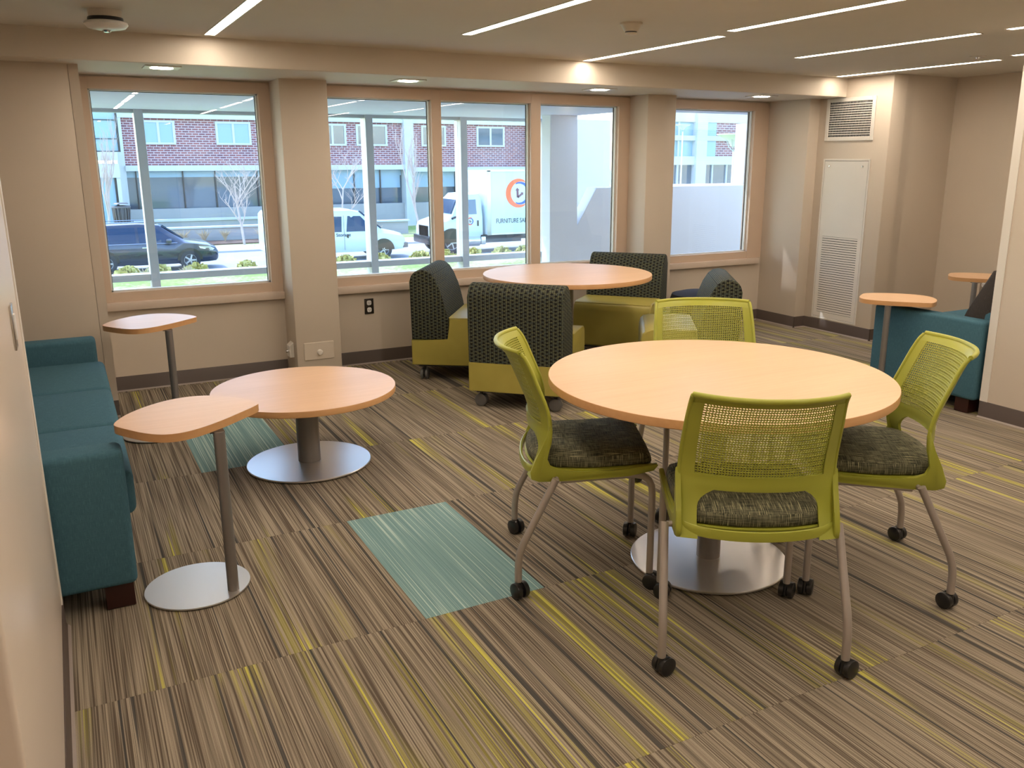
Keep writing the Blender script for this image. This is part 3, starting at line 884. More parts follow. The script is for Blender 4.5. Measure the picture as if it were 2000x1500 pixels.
    def pad(z_of, outl, rings):
        b = MB(); R = []
        for (k, zf) in rings:
            R.append([b.bm.verts.new((p[0]*k, p[1]*k if True else 0, z_of(p[0]*k, p[1]*k)+zf)) for p in outl])
        n = len(outl)
        for A, B in zip(R, R[1:]):
            for i in range(n): b.bm.faces.new([A[i], A[(i+1) % n], B[(i+1) % n], B[i]])
        b.bm.faces.new(R[0][::-1]); b.bm.faces.new(R[-1])
        return b
    def zsurf(x, y): return .452+.012*max(0, (y-.02)/.2)-(.10*(y-.16)**2/.01 if False else 0)-(.020*((y-.19)/.05)**2 if y > .19 else 0)
    ol = seat_outline(1.0, -.185, .240)
    b = pad(zsurf, ol, [(.80, -.012), (.99, -.006), (1.02, .000), (1.02, .004), (.9, .008)]); b.build('seat_shell', M['lime'], root, smooth=60)
    b = pad(zsurf, ol, [(.94, .006), (.985, .010), (1.0, .022), (.99, .036), (.965, .046), (.91, .053), (.75, .060), (.5, .064), (.2, .065)])
    b.build('seat_cushion', M['seat_fabric'], root, smooth=60)
    # legs: rear ones slope out and back, front ones drop straight from the side tube
    for s in (-1, 1):
        rear = [(s*.262, -.108, .436), (s*.264, -.125, .40), (s*.270, -.205, .235), (s*.2715, -.222, .200), (s*.272, -.234, .165), (s*.273, -.239, .125), (s*.273, -.240, .058)]
        b = MB(); b.tube(rear, .0130, 14); b.tube([(s*.255, -.105, .428), (s*.235, -.105, .428)], .009, 10)
        b.build('leg', M['legpaint'], root, smooth=50)
        front = [(s*.222, .235, .058), (s*.222, .235, .36), (s*.222, .232, .390), (s*.222, .222, .412), (s*.222, .200, .428), (s*.222, .165, .434), (s*.224, .05, .428), (s*.226, -.09, .418)]
        b = MB(); b.tube(front, .0125, 14); b.build('leg', M['legpaint'], root, smooth=50)
    b = MB(); b.tube([(-.226, -.06, .418), (.226, -.06, .418)], .011, 10); b.tube([(-.222, .15, .428), (.222, .15, .428)], .011, 10); b.build('crossbar', M['legpaint'], root, smooth=50)
    for (cx, cy, a) in ((-.273, -.240, 35), (.273, -.240, 35), (-.222, .235, -20), (.222, .235, 60)):
        rt = Matrix.Translation((cx, cy, 0)) @ Matrix.Rotation(math.radians(a), 4, 'Z')
        b = MB(); b.tube([(0, 0, .030), (0, 0, .064)], .0115, 12, mtx=rt)
        b.prism([(-.018, .016), (.022, .016), (.026, .030), (.020, .050), (.006, .060), (-.010, .060)], 'y', -.005, .005, mtx=rt, bev=.002, seg=1)
        f = b.build('caster', M['black'], root)
        for sd in (-1, 1):
            mt = rt @ Matrix.Translation((.010, sd*.015, .0295)) @ Matrix.Rotation(PI/2, 4, 'X')
            b = MB(); b.lathe([(0, -.011), (.022, -.011), (.0285, -.008), (.0295, 0), (.0285, .008), (.022, .011), (0, .011)], n=28, mtx=mt); b.build('wheel', M['black'], f)
    return root
CG = 'lime chairs around the large round table'
lc0 = lime_chair()
chairs = [((1.790, 1.900), 60, 'front lime chair with its perforated back to the camera'),
          ((1.610, 2.592), -26, 'lime chair at the left of the large table, seen from the side'),
          ((2.495, 2.030), 146, 'lime chair at the right of the large table'),
          ((2.430, 2.840), -118, 'lime chair behind the large table, only its back showing')]
for k, (c, a, l) in enumerate(chairs):
    o = lc0 if k == 0 else copy_tree(lc0)
    o.location = (c[0], c[1], 0); o.rotation_euler = (0, 0, math.radians(a-90))
    tag(o, l, 'chair', CG)

# ================================================================== porch beyond the windows
YO = 8.6
b = MB(); b.box((-3, 6.42, -.3), (12, YO+.1, -.02)); struct('floor_porch', b, M['concrete'])
b = MB(); b.box((-3, 6.42, 1.925), (4.70, YO+.15, 2.1)); b.box((4.70, 6.42, 1.925), (12, 6.75, 2.1)); struct('ceiling_porch', b, M['porch_ceil'])  # roof cut back at right to let more sky light onto the stair
b = MB(); b.box((-3, -3.4, 2.32), (12, 6.6, 3.0)); b.box((-3, 6.6, 2.1), (4.70, YO+.15, 3.0)); b.box((-3, 6.46, 2.1), (12, 6.6, 2.32)); b.box((-3, -3.2, -.3), (-1.0, 6.42, 2.1)); b.box((7.0, -3.2, -.3), (12, 6.42, 2.1)); b.box((-3.2, 6.4, -.3), (-3, YO+.1, 2.1)); b.box((-3, 6.30, -3), (12, YO+.1, -.3))  # unseen mass above, shaped low at right so sky light gets in
struct('wall_building_exterior', b, M['stone'])
root = thing('window_4', kind='structure')
MULX = [-1.4, .715, 2.795, 3.815, 4.79]
for i, x in enumerate(MULX):
    b = MB(); b.box((x-.037, YO-.08, -.02), (x+.037, YO+.09, 1.93), bev=.003, seg=1); b.build('mullion', M['mullion'], root)
for x0, x1 in zip(MULX, MULX[1:]):
    b = MB(); b.box((x0+.037, YO-.06, .425), (x1-.037, YO+.08, .485), bev=.003, seg=1); b.build('transom', M['mullion'], root)
    b = MB(); b.box((x0+.037, YO-.05, 1.895), (x1-.037, YO+.07, 1.93)); b.build('transom', M['mullion'], root)
    b = MB(); b.box((x0+.037, YO, -.02), (x1-.037, YO+.006, .425)); b.build('pane', M['glass2'], root)
    b = MB(); b.box((x0+.037, YO, .485), (x1-.037, YO+.006, 1.895)); b.build('pane', M['glass2'], root)
# white stair enclosure at the right of the porch
YP = 7.7
def at(x, y, Y):
    F = Vector((math.sin(YAW)*math.cos(PITCH), math.cos(YAW)*math.cos(PITCH), -math.sin(PITCH)))
    R = Vector((math.cos(YAW), -math.sin(YAW), 0)); D = F.cross(R)
    r = F+R*((x-CX)/FPX)+D*((y-CY)/FPX)
    return (r.x/r.y*Y, CAMZ+r.z/r.y*Y)
ledge = at(1180, 366, YP)[1]
xa = at(1075, 300, YP)[0]; xb = at(1128, 300, YP)[0]
pd = at(1128, 445, YP); pe = at(1165, 366, YP)
b = MB(); b.prism([(xa, -.02), (9.5, -.02), (9.5, ledge), (pe[0], ledge), (xb, pd[1]), (xb, 1.93), (xa, 1.93)], 'y', YP, YP+.18, bev=.006, seg=1)
struct('wall_porch_stair', b, M['porch_white'])
b = MB()
ox0, ox1 = at(1187, 300, YO)[0], at(1447, 300, YO)[0]
b.box((4.83, YO-.05, -.02), (ox0, YO+.12, 1.93)); b.box((ox0, YO-.05, -.02), (ox1, YO+.12, 1.20)); b.box((ox1, YO-.05, -.02), (10.5, YO+.12, 1.93))
struct('wall_porch_outer', b, M['porch_white'])
b = MB(); b.box((ox0, YO+.03, 1.2), (ox1, YO+.036, 1.93)); o = b.build('window_5', M['glass2']); tag(o, kind='structure')

# ================================================================== street scene
GZ = -2.60
YV = 35.0
b = MB(); b.box((-60, 8.75, GZ-.4), (140, 34.2, GZ)); struct('lawn', b, M['grass'])
b = MB(); b.box((-60, 34.2, GZ-.4), (140, 34.5, GZ+.03)); struct('kerb', b, M['concrete'])
b = MB(); b.box((-60, 34.5, GZ-.4), (140, 41.0, GZ-.02)); struct('street', b, M['asphalt'])
b = MB(); b.box((-60, 41.0, GZ-.4), (140, 43.5, GZ+.06)); struct('pavement', b, M['paving'])
b = MB(); b.box((-60, 43.5, GZ-.4), (140, 60, GZ+.04)); struct('lawn_far', b, M['grass'])

def loft(b, st, ny=1):
    """st: list of (x, zb, zbelt, ztop, wb, wbelt, wtop)"""
    R = []
    for (x, zb, zm, zt, wb, wm, wt) in st:
        zl = zb+min(.22, (zm-zb)*.3)
        pts = [(-wb, zb), (-wm, zl), (-wm*1.0, (zl+zm)/2), (-wm*.985, zm), (-wt, zt-.05*(zt > zm+.1)), (-wt*.86, zt), (wt*.86, zt), (wt, zt-.05*(zt > zm+.1)), (wm*.985, zm), (wm, (zl+zm)/2), (wm, zl), (wb, zb)]
        R.append([b.bm.verts.new((x, p[0], p[1])) for p in pts])
    n = len(R[0])
    for A, B in zip(R, R[1:]):
        for i in range(n): b.bm.faces.new([A[i], B[i], B[(i+1) % n], A[(i+1) % n]])
    b.bm.faces.new(R[0]); b.bm.faces.new(R[-1][::-1])
def side_y(st, x, z):
    """outer half width of a loft at x,z (above the belt it leans in)"""
    for A, B in zip(st, st[1:]):
        if A[0] <= x <= B[0]:
            t = (x-A[0])/(B[0]-A[0]); v = [A[i]+(B[i]-A[i])*t for i in range(7)]
            if z <= v[2]: return v[5]
            k = (z-v[2])/max(.01, (v[3]-.05-v[2])); return v[5]*.985+(v[6]-v[5]*.985)*min(1, k)
    return st[-1][5]
def panel(parent, name, m, st, pts, off=.008, side=-1):
    b = MB()
    A = [b.bm.verts.new((x, side*(side_y(st, x, z)+off), z)) for x, z in pts]
    B = [b.bm.verts.new((x, side*(side_y(st, x, z)-.02), z)) for x, z in pts]
    b.bm.faces.new(A); b.bm.faces.new(B[::-1]); n = len(pts)
    for i in range(n): b.bm.faces.new([A[i], B[i], B[(i+1) % n], A[(i+1) % n]])
    return b.build(name, m, parent, smooth=0)
def wheel(parent, x, y, r, w=.24):
    mt = Matrix.Translation((x, y, r)) @ Matrix.Rotation(PI/2, 4, 'X')
    b = MB(); b.lathe([(0, -w/2), (r*.60, -w/2), (r*.66, -w/2-.01), (r*.95, -w/2), (r, -w/2+.03), (r, w/2-.03), (r*.95, w/2), (r*.66, w/2+.01), (r*.60, w/2), (0, w/2)], n=32, mtx=mt)
    t = b.build('wheel', M['tyre'], parent)
    b = MB()
    for sg in (-1, 1):
        b.lathe([(r*.60, sg*(w/2+.004)), (r*.52, sg*(w/2-.01)), (r*.50, sg*(w/2-.03))], n=32, mtx=mt)
        for k in range(5):
            a = 2*PI*k/5
            b.tube([(.03*math.cos(a), .03*math.sin(a), sg*(w/2+.003)), (r*.56*math.cos(a), r*.56*math.sin(a), sg*(w/2-.002))], .035, 6, mtx=mt)
        b.lathe([(0, sg*(w/2+.012)), (.07, sg*(w/2+.008)), (.07, sg*(w/2-.03))], n=16, mtx=mt)
    b.build('rim', M['rim'], t)

# --- dark SUV
suv = thing('suv', 'dark navy SUV parked at the kerb outside the left window', 'car', (.35, YV+.95, GZ))
st = [(0.0, .42, .95, 1.00, .80, .86, .70), (.06, .36, 1.0, 1.42, .84, .93, .66), (.35, .30, 1.03, 1.68, .86, .96, .66), (.9, .26, 1.04, 1.74, .86, .97, .66), (2.2, .25, 1.03, 1.76, .86, .97, .66), (2.9, .25, 1.02, 1.70, .86, .97, .64),
      (3.35, .25, 1.02, 1.40, .86, .97, .60), (3.75, .26, 1.01, 1.10, .86, .97, .70), (4.1, .27, .98, 1.05, .86, .96, .72), (4.55, .28, .90, .98, .84, .93, .70), (4.82, .30, .78, .86, .78, .86, .60), (4.92, .36, .66, .70, .64, .74, .50)]
b = MB(); loft(b, st); b.build('body', M['car_navy'], suv, smooth=40)
panel(suv, 'side_window', M['carglass'], st, [(2.15, 1.08), (3.42, 1.06), (3.15, 1.30), (2.75, 1.60), (2.15, 1.63)])
panel(suv, 'side_window', M['carglass'], st, [(1.15, 1.09), (2.05, 1.08), (2.05, 1.63), (1.15, 1.62)])
panel(suv, 'side_window', M['carglass'], st, [(.42, 1.12), (1.07, 1.09), (1.07, 1.62), (.60, 1.60)])
b = MB(); b.prism([(2.98, 1.66), (3.70, 1.14), (3.74, 1.17), (3.02, 1.70)], 'y', -.56, .56); b.build('windscreen', M['carglass'], suv)
b = MB(); b.tube([(.45, -.99, 1.06), (3.45, -.99, 1.04)], .012, 6); b.build('window_trim', M['chrome'], suv)
for y in (-.60, .60):
    b = MB(); b.tube([(.6, y, 1.76), (.7, y, 1.82), (2.6, y, 1.82), (2.75, y, 1.74)], .018, 6); b.build('roof_rail', M['chrome'], suv)
for x in (.95, 2.35):
    b = MB(); b.box((x-.12, -1.005, .88), (x+.12, -.97, .92), bev=.008); b.build('door_handle', M['chrome'], suv)
panel(suv, 'headlight', M['rim'], st, [(4.25, .80), (4.70, .70), (4.78, .76), (4.60, .86), (4.2, .88)])
b = MB(); b.box((3.05, -1.16, 1.05), (3.25, -.97, 1.20), bev=.03); b.build('mirror', M['car_navy'], suv)
for x in (.98, 3.86):
    for y in (-.87, .87): wheel(suv, x, y, .37)
for x in (.98, 3.86):
    b = MB(); b.prism(arc(x, .38, .45, 0, 180, 16), 'y', -.985, -.80); b.build('wheel_arch', M['black'], suv)

# --- white van
van = thing('van', 'white delivery van parked at the kerb behind the left pier', 'van', (7.2, YV+1.1, GZ))
stv = [(0, .45, 1.05, 1.95, .90, .98, .84), (.10, .38, 1.08, 2.06, .92, 1.0, .84), (3.4, .34, 1.10, 2.08, .92, 1.0, .84), (3.75, .34, 1.10, 2.00, .92, 1.0, .80), (4.35, .34, 1.10, 1.52, .92, 1.0, .78), (4.75, .34, 1.06, 1.22, .92, .99, .76),
       (5.3, .36, .98, 1.12, .90, .96, .76), (5.62, .38, .90, 1.02, .86, .92, .70), (5.72, .42, .80, .88, .80, .86, .62)]
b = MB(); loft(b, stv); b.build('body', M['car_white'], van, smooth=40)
panel(van, 'side_window', M['carglass'], stv, [(3.15, 1.18), (4.05, 1.18), (4.20, 1.38), (3.80, 1.80), (3.25, 1.82)])
panel(van, 'side_window', M['carglass'], stv, [(1.9, 1.20), (2.95, 1.18), (3.0, 1.80), (1.95, 1.82)])
panel(van, 'side_window', M['carglass'], stv, [(.15, 1.22), (.50, 1.20), (.50, 1.82), (.22, 1.82)])
b = MB(); b.prism([(3.78, 1.98), (4.72, 1.24), (4.76, 1.27), (3.82, 2.02)], 'y', -.70, .70); b.build('windscreen', M['carglass'], van)
b = MB(); b.box((5.60, -.9, .42), (5.85, .9, .64), bev=.03); b.build('bumper', M['darkgrey'], van)
panel(van, 'headlight', M['rim'], stv, [(5.48, .72), (5.66, .70), (5.66, .92), (5.48, .95)])
for x in (2.02, 3.20):
    b = MB(); b.box((x-.03, -1.03, .93), (x+.03, -.99, 1.07), bev=.008); b.build('door_handle', M['black'], van)
b = MB()
for x in (1.85, 3.05, 4.25): b.box((x-.006, -1.006, .45), (x+.006, -.99, 1.85 if x < 4 else 1.1))
b.build('door_gap', M['darkgrey'], van)
for x in (1.15, 4.72):
    for y in (-.86, .86): wheel(van, x, y, .38)
    b = MB(); b.prism(arc(x, .38, .47, 0, 180, 16), 'y', -1.012, -.8); b.build('wheel_arch', M['black'], van)
b = MB(); b.box((4.25, -1.22, 1.15), (4.38, -.98, 1.42), bev=.03); b.build('mirror', M['black'], van)
text_mesh('ing + Storage', 'lettering', .20, M['ink'], van, (2.25, -1.014, 1.00), sx=1.0)

# --- box truck
trk = thing('box_truck', 'white box truck lettered FURNITURE beyond the middle pane', 'truck', (14.2, YV+1.3, GZ))
# cab occupies x 0..3.3 (nose left), box x 3.5..10
stc = [(0.0, .55, 1.15, 1.22, .80, .92, .72), (.12, .50, 1.30, 1.42, .9, 1.0, .85), (.9, .50, 1.45, 1.60, .95, 1.06, .90), (1.25, .50, 1.52, 1.72, .95, 1.08, .92), (1.60, .55, 1.60, 2.35, .95, 1.1, .92), (1.95, .55, 1.60, 2.60, .95, 1.1, .92),
       (2.85, .55, 1.60, 2.64, .95, 1.1, .92), (3.0, .6, 1.6, 2.45, .95, 1.08, .90)]
stc = [(q[0]*.8,)+q[1:] for q in stc]
b = MB(); loft(b, stc); b.build('cab', M['car_white'], trk, smooth=40)
panel(trk, 'side_window', M['carglass'], stc, [(1.30, 1.68), (1.55, 1.68), (1.55, 2.32), (1.40, 2.20)])
panel(trk, 'side_window', M['winglass'], stc, [(1.62, 1.72), (2.12, 1.72), (2.12, 2.36), (1.62, 2.34)])
b = MB(); b.prism([(1.01, 1.74), (1.27, 2.34), (1.23, 2.36), (.97, 1.76)], 'y', -.82, .82); b.build('windscreen', M['carglass'], trk)
b = MB(); b.box((-.12, -1.0, .45), (.22, 1.0, .80), bev=.05); b.build('bumper', M['black'], trk)
panel(trk, 'headlight', M['rim'], stc, [(.10, .95), (.50, .95), (.50, 1.15), (.12, 1.12)])
b = MB(); b.box((.0, -.6, .75), (.10, .6, 1.25), bev=.03); b.build('grille', M['darkgrey'], trk)
b = MB(); b.box((2.12, -1.13, 1.20), (2.19, -1.09, 1.45), bev=.01); b.build('door_handle', M['black'], trk)
b = MB(); b.tube([(1.10, -1.12, 1.62), (.95, -1.30, 1.62), (.80, -1.38, 1.58)], .05, 8); b.build('mirror', M['black'], trk)
b = MB(); b.box((2.55, -1.25, .80), (9.7, 1.25, 3.60), bev=.03); box = b.build('cargo_box', M['car_white'], trk)
b = MB(); b.box((2.53, -1.275, .78), (2.74, -1.24, 3.62), bev=.02)
b.box((2.5, -1.275, 3.55), (9.72, -1.24, 3.64)); b.box((2.74, -1.275, .79), (9.72, -1.24, .86)); b.build('box_rail', M['rim'], trk)
b = MB(); b.box((2.0, -.45, .50), (9.6, .45, .78)); b.box((2.3, -1.15, .45), (4.3, -.6, .80)); b.box((2.3, -1.15, .62), (9.6, 1.15, .80)); b.build('chassis', M['chassis'], trk)
b = MB(); b.tube([(1.55, -.95, .55), (2.25, -.95, .55)], .24, 16); b.build('fuel_tank', M['rim'], trk)
b = MB(); b.box((2.28, -1.17, .38), (2.52, -.8, .74), bev=.05); b.build('battery_box', M['rim'], trk)
for x in (.90, 7.8):
    for y in (-.92, .92): wheel(trk, x, y, .50, .28)
b = MB(); b.prism(arc(.90, .52, .62, 0, 180, 16), 'y', -1.11, -.8); b.build('wheel_arch', M['black'], trk)
def crescent(cx, cz, R, r, dx, a0, a1, n=28):
    outer = [(cx+R*math.cos(math.radians(a0+(a1-a0)*i/n)), cz+R*math.sin(math.radians(a0+(a1-a0)*i/n))) for i in range(n+1)]
    inner = [(cx+dx+r*math.cos(math.radians(a1+(a0-a1)*i/n)), cz+r*math.sin(math.radians(a1+(a0-a1)*i/n))) for i in range(n+1)]
    return outer+inner
def logo(cx, cz, s, y, names=True):
    b = MB(); b.prism(crescent(cx, cz, s, s*.80, s*.19, 62, 298), 'y', y-.004, y+.004); b.build('logo_ring', M['orange'], trk)
    b = MB(); b.prism(crescent(cx+.14*s, cz, s*.78, s*.66, -s*.10, 115, -115), 'y', y-.006, y+.003); b.build('logo_ring', M['blue'], trk)
    b = MB()
    def arrow(dx, dz, L, w):
        d = Vector((dx, dz)).normalized(); p = Vector((-d.y, d.x)); o = Vector((cx-.06*s, cz-.30*s))
        q = [o+p*w, o+d*L*.72+p*w, o+d*L*.72+p*w*2.1, o+d*L, o+d*L*.72-p*w*2.1, o+d*L*.72-p*w, o-p*w]
        b.prism([(v.x, v.y) for v in q], 'y', y-.008, y+.002)
    arrow(-.05, 1, .68*s, .08*s); arrow(.8, .62, .56*s, .07*s)
    b.build('logo_arrows', M['plum'], trk)
logo(4.12, 2.60, .64, -1.252)
logo(1.78, 1.42, .17, -1.105)
text_mesh('FURNITURE SAL', 'lettering', .29, M['ink'], trk, (2.98, -1.256, 1.30), sx=.75)

# --- building across the street, plane y = YF ; helper scales measurements taken at 30 m
YF = 52.0; KF = YF/30.0
def fz(z): return CAMZ+(z-CAMZ)*KF
bld = thing('brick_building', 'red brick building with white bands across the street', 'building', (0, YF, 0))
def fbox(name, x0, x1, z0, z1, d0, d1, m, parent=bld, world=True, bev=0.0):
    b = MB(); b.box((x0*KF, d0, fz(z0) if world else z0), (x1*KF, d1, fz(z1) if world else z1), bev=bev, seg=1)
    return b.build(name, M[m], parent, smooth=0)
FB = 1.285; FT = 2.72
fbox('brick_wall', 1.98, 11.05, FB-.04, FT+.04, 0, .5, 'brick')
fbox('brick_wall', 11.34, 16.0, FB-.12, FT+.04, 0, .5, 'brick')
fbox('upper_band', 1.75, 17.5, FT, 3.15, -.25, .4, 'stone')
fbox('lower_band', 1.98, 11.05, 1.13, 1.30, -.35, .4, 'stone'); fbox('lower_band', 11.34, 16.4, 1.05, 1.20, -.35, .4, 'stone')
fbox('pillar', 11.02, 11.36, -.9, 2.95, -.45, .45, 'stone'); fbox('pillar', 15.98, 16.3, -.9, 3.4, -.45, .45, 'stone'); fbox('pillar', 1.78, 1.99, -.9, 3.4, -.2, .45, 'stone')
fbox('glazing_back', 1.99, 16.0, -.10, 1.16, .35, .4, 'winglass')
fbox('base_wall', 1.9, 16.0, -.9, -.04, -.1, .5, 'concrete')
for x in (2.27, 3.64, 4.62, 5.95, 7.0, 8.3, 9.25, 10.2, 12.2, 13.1, 14.0, 15.0):
    fbox('shopfront_mullion', x-.018, x+.018, -.05, 1.14, .18, .40, 'black')
fbox('shade_panel', 1.99, 11.0, .93, 1.12, .28, .34, 'blind')
fbox('shade_panel', 7.9, 10.95, .50, .93, .28, .34, 'blind'); fbox('shade_panel', 11.4, 15.9, .50, 1.10, .28, .34, 'blind')
for (x0, x1) in ((2.55, 3.52), (4.73, 5.83), (8.05, 9.0), (9.35, 10.47), (11.75, 12.70), (13.93, 15.08)):
    x0, x1 = x0, x1
    w = thing('window_unit', None, None); w.parent = bld
    z0, z1 = 1.94, 2.64
    f = fbox('window_frame', x0, x1, z0, z0+.055, -.08, .06, 'stone', w); fbox('window_frame', x0, x1, z1-.045, z1+.02, -.08, .06, 'stone', w)
    for xx in (x0, (x0+x1)/2-.04, x1-.07): fbox('window_frame', xx, xx+.07, z0+.05, z1-.04, -.07, .06, 'stone', w)
    fbox('pane', x0+.05, x1-.05, z0+.04, z1-.04, -.03, 0.0, 'blind' if x0 < 7 else 'winglass', w)
    b = MB(); nbr = int((x1-x0)*KF/.12)
    for i in range(nbr): b.box((x0*KF+i*.12+.01, -.03, fz(z0)-.22), (x0*KF+i*.12+.105, .05, fz(z0)-.01))
    o = b.build('soldier_course', mat_soldier if 'mat_soldier' in globals() else M['brick'], bld, smooth=0); o['kind'] = 'stuff'
# glass tower corner at the far left
gl = thing('glass_entrance_wing', 'white entrance wing with blue glazing at the left edge', 'building', (0, YF-1.2, 0))
fbox('wall', .2, 1.76, .95, 1.36, -.2, .9, 'stone', gl); fbox('wall', .2, 1.76, 1.45, 1.70, -.1, 1.0, 'stone', gl)
fbox('glazing', .2, 1.83, 1.70, 2.95, .0, .1, 'blind', gl); fbox('glazing', .2, 1.75, -.85, .98, .05, .15, 'blind', gl)
for z in (1.72, 2.08, 2.62): fbox('transom', .2, 1.86, z-.012, z+.012, -.08, .0, 'black', gl)
fbox('mullion', 1.80, 1.86, 1.70, 2.95, -.10, .0, 'black', gl); fbox('mullion', 1.60, 1.66, -.6, .98, -.04, .06, 'black', gl)
fbox('wall', 1.66, 1.76, -.9, .98, -.1, .9, 'stone', gl)
# planter walls in front of the building
pl = MB(); pl.box((2.0*KF, 48.6, GZ), (9.2*KF, 49.0, GZ+.95)); o = pl.build('planter_wall', M['concrete']); tag(o, 'long low planter wall in front of the brick building', 'wall')
b = MB(); b.box((1.95*KF, 48.5, GZ+.95), (9.25*KF, 49.1, GZ+1.05)); b.build('coping', M['stone'], o)
pl = MB(); pl.box((4.2, 46.2, GZ), (9.9*KF, 46.6, GZ+.72)); o = pl.build('planter_wall', M['concrete']); tag(o, 'nearer low planter wall with dry grasses in front', 'wall')
b = MB(); b.box((4.1, 46.1, GZ+.72), (9.95*KF, 46.7, GZ+.80)); b.build('coping', M['stone'], o)
pl = MB(); pl.box((4.2, 44.2, GZ), (15.5, 46.08, GZ+.10)); o = pl.build('mulch_bed', M['mulch']); tag(o, 'brown mulch bed below the planter wall', 'garden bed')
pl = MB(); pl.box((.5, 46.9, GZ), (4.1, 47.9, GZ+.90), bev=.02); o = pl.build('stone_bench_wall', M['stone']); tag(o, 'bright white low wall behind the navy car roof', 'wall')
root = thing('litter_bin', 'dark slatted litter bin by the entrance wing', 'bin', (2.74, 47.4, GZ+.905))
b = MB(); b.lathe([(0, 0), (.34, 0), (.38, .9), (.36, .95), (.15, .98)], n=20); b.build('drum', M['black'], root)
b = MB(); b.lathe([(.42, .85), (.45, .90), (.42, .95)], n=20); b.lathe([(0, 1.12), (.3, 1.10), (.36, 1.05), (.3, 1.06), (0, 1.08)], n=20); b.build('lid', M['darkgrey'], root)
b = MB()
for k in range(16):
    a = 2*PI*k/16; b.tube([(.36*math.cos(a), .36*math.sin(a), .05), (.41*math.cos(a), .41*math.sin(a), .9)], .022, 5)
o = b.build('slat', M['darkgrey'], root); o['kind'] = 'stuff'

# bare trees
def tree(label, x, y, h, seed, spread=1.0, base=GZ, upright=.6):
    rnd = random.Random(seed); root = thing('bare_tree', label, 'tree', (x, y, base), group='bare young trees across the street')
    b = MB(); b2 = MB()
    def br(bb, p, d, L, r, depth):
        n = 3; pts = [p.copy()]; q = p.copy(); dd = d.copy()
        for i in range(n):
            dd = (dd+Vector((rnd.uniform(-.16, .16), rnd.uniform(-.16, .16), upright*.10))).normalized(); q = q+dd*L/n; pts.append(q.copy())
        bb.tube(pts, [r*(1-.45*i/n) for i in range(n+1)], 4 if depth > 1 else 8, cap=False)
        if depth >= 4: return
        k = 6 if depth == 0 else (4 if depth < 3 else 3)
        for c in range(k):
            t = rnd.uniform(.35, 1.0) if depth else rnd.uniform(.30, 1.0)
            i = min(n-1, int(t*n)); pos = pts[i].lerp(pts[i+1], t*n-i)
            a = rnd.uniform(0, 2*PI); out = Vector((math.cos(a), math.sin(a), 0))
            nd = (dd*upright+out*spread*.75+Vector((0, 0, .35))).normalized()
            br(b2, pos, nd, L*rnd.uniform(.45, .68), r*.50, depth+1)
    br(b, Vector((0, 0, 0)), Vector((0, 0, 1)), h*.62, h*.014, 0)
    b.build('trunk', M['bark'], root, smooth=60); b2.build('branches', M['bark'], root, smooth=60)
def fpt(x30, Y): return x30*Y/30.0
tree('bare tree outside the left window, at its right', fpt(5.35, 43.8), 43.8, 4.6, 3)
tree('pale bare tree at the left edge of the left window', fpt(1.35, 46), 46, 4.9, 11, .5, upright=1.2)
tree('bare tree above the white van', fpt(8.7, 44), 44, 4.4, 5)
tree('slender bare tree between the van and the truck', fpt(11.6, 43.8), 43.8, 5.0, 8, .55, upright=1.2)

def shrub(label, x, y, r, seed, dry=False, z=GZ):
    rnd = random.Random(seed); b = MB()
    if dry:
        for k in range(46):
            a = rnd.uniform(0, 2*PI); t = rnd.uniform(.15, .75)*r
            b.tube([(0, 0, 0), (t*.5*math.cos(a), t*.5*math.sin(a), r*rnd.uniform(.5, .9)), (t*math.cos(a)*1.4, t*math.sin(a)*1.4, r*rnd.uniform(.9, 1.5))], [.02, .018, .006], 3, cap=False)
    else:
        for k in range(190):
            a = rnd.uniform(0, 2*PI); e = rnd.uniform(0, PI/2); rr = r*rnd.uniform(.6, 1.12)
            c = Vector((rr*1.3*math.cos(a)*math.cos(e), rr*math.sin(a)*math.cos(e), rr*.95*math.sin(e)+.03))
            s = rnd.uniform(.05, .10)*1.1; ax = Vector((rnd.uniform(-1, 1), rnd.uniform(-1, 1), rnd.uniform(-.3, 1))).normalized(); t = ax.orthogonal().normalized()*s; u = ax.cross(t)
            f = [b.bm.verts.new(c+v) for v in (t, u, -t, -u)]; b.bm.faces.new(f)
        b.lathe([(r*.8, 0), (r*.8, r*.3), (r*.5, r*.55), (0, r*.6)], n=10)
    o = b.build('dry_grass_clump' if dry else 'shrub', M['drygrass'] if dry else M['shrub'], loc=(x, y, z), smooth=0)
    return tag(o, label, 'grass' if dry else 'shrub', 'dry grass clumps in the far bed' if dry else 'low shrubs along the near kerb')
sh = [(1.75, 'yellow shrub in front of the navy car rear wheel'), (2.65, 'yellow shrub right of the porch mullion in the left window'), (3.75, 'yellow shrub in front of the navy car front wheel'), (5.35, 'shrub on the kerb between the navy car and the van'),
      (8.75, 'shrub in front of the van door'), (10.0, 'shrub in front of the van front wheel'), (11.55, 'shrub left of the truck bumper'), (12.6, 'shrub below the truck front wheel'), (13.7, 'shrub below the truck cab step'),
      (14.95, 'shrub below the truck chassis, left of two'), (15.9, 'shrub below the truck chassis, right of two')]
for i, (x, l) in enumerate(sh): shrub(l, fpt(x, 33.6), 33.6, .34, 20+i)
ORD = ('leftmost', 'second from the left', 'third from the left', 'fourth from the left', 'fifth from the left', 'sixth from the left', 'second from the right', 'rightmost')
for i, x in enumerate((3.05, 3.45, 4.1, 4.75, 5.9, 7.6, 9.2, 9.9)): shrub('dry grass clump before the planter wall, '+ORD[i]+' of its row', fpt(x, 45.3), 45.3, .42, 50+i, True, GZ+.12)
for i, (x, l) in enumerate(((2.2, 'leafless twiggy shrub in front of the navy car door'), (3.5, 'leafless twiggy shrub in front of the navy car bonnet'))): shrub(l, fpt(x, 32.6), 32.6, .30, 70+i, True)

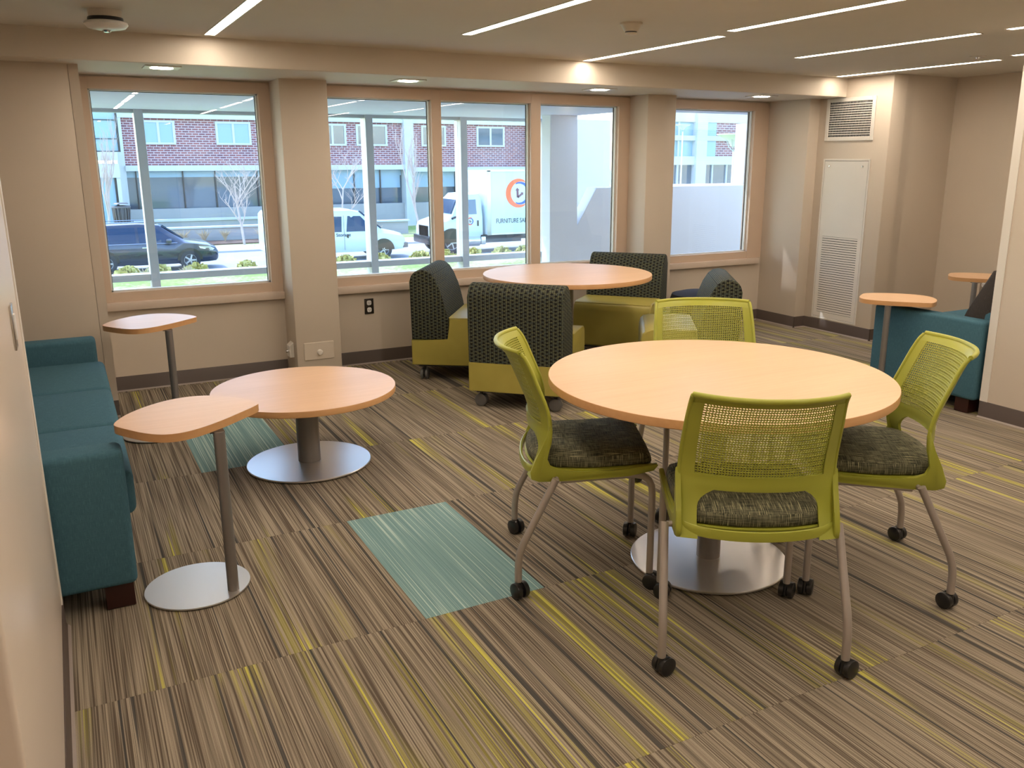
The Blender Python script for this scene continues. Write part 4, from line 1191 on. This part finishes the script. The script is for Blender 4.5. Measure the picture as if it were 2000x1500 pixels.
# --- building and lamps seen through the right-hand window
far = thing('far_building', 'pale brick and glass block seen through the right window', 'building', (0, 40, 0))
KQ = 40/30.0
def qbox(name, x0, x1, z0, z1, d0, d1, m):
    b = MB(); b.box((x0*KQ, d0, CAMZ+(z0-CAMZ)*KQ), (x1*KQ, d1, CAMZ+(z1-CAMZ)*KQ)); return b.build(name, M[m], far, smooth=0)
qbox('brick_wall', 24.6, 30.0, 1.55, 3.30, 0, .5, 'brick'); qbox('upper_band', 20.5, 30, 3.0, 3.5, -.1, .5, 'stone')
qbox('pillar', 24.1, 24.65, -.5, 3.6, -.3, .5, 'stone'); qbox('middle_band', 20.5, 30, 2.25, 2.45, -.15, .5, 'stone'); qbox('lower_band', 20.5, 30, 1.25, 1.6, -.15, .5, 'stone')
qbox('glazing', 20.5, 24.1, 1.6, 2.25, .1, .2, 'blind'); qbox('glazing', 20.5, 24.1, 2.45, 3.0, .1, .2, 'blind'); qbox('glazing', 24.65, 25.3, 1.6, 3.0, -.02, .05, 'blind')
qbox('glazing', 20.5, 30, -.5, 1.25, .1, .2, 'winglass')
for x in (20.8, 21.6, 22.4, 23.3): qbox('mullion', x-.04, x+.04, -.5, 3.0, 0, .12, 'stone')
for x in (25.2, 26.0, 26.8): qbox('mullion', x-.03, x+.03, -.5, 1.25, 0, .12, 'stone')
def street_lamp(label, px, ytop, Y, s):
    x, z = at(px, ytop, Y)
    root = thing('street_lamp', label, 'street lamp', (x, Y, GZ)); h = z-GZ
    b = MB(); b.tube([(0, 0, 0), (0, 0, h-.55*s)], [.075*s, .055*s], 12); b.build('pole', M['rim'], root)
    b = MB()
    for a in range(4):
        t = a*PI/2+.5; b.tube([(0, 0, h-.58*s), (.18*s*math.cos(t), .18*s*math.sin(t), h-.42*s), (.34*s*math.cos(t), .34*s*math.sin(t), h-.05*s)], .014*s, 6)
    b.build('bracket', M['rim'], root)
    b = MB(); b.lathe([(0, h), (.55*s, h-.02*s), (.56*s, h-.05*s), (.22*s, h-.22*s), (.12*s, h-.40*s), (0, h-.42*s)], n=28); b.build('lamp_shade', M['stone'], root)
street_lamp('distant street lamp at the left of the right window', 1334, 243, 30, .55)
street_lamp('large street lamp near the right edge of the right window', 1436, 260, 17, .80)
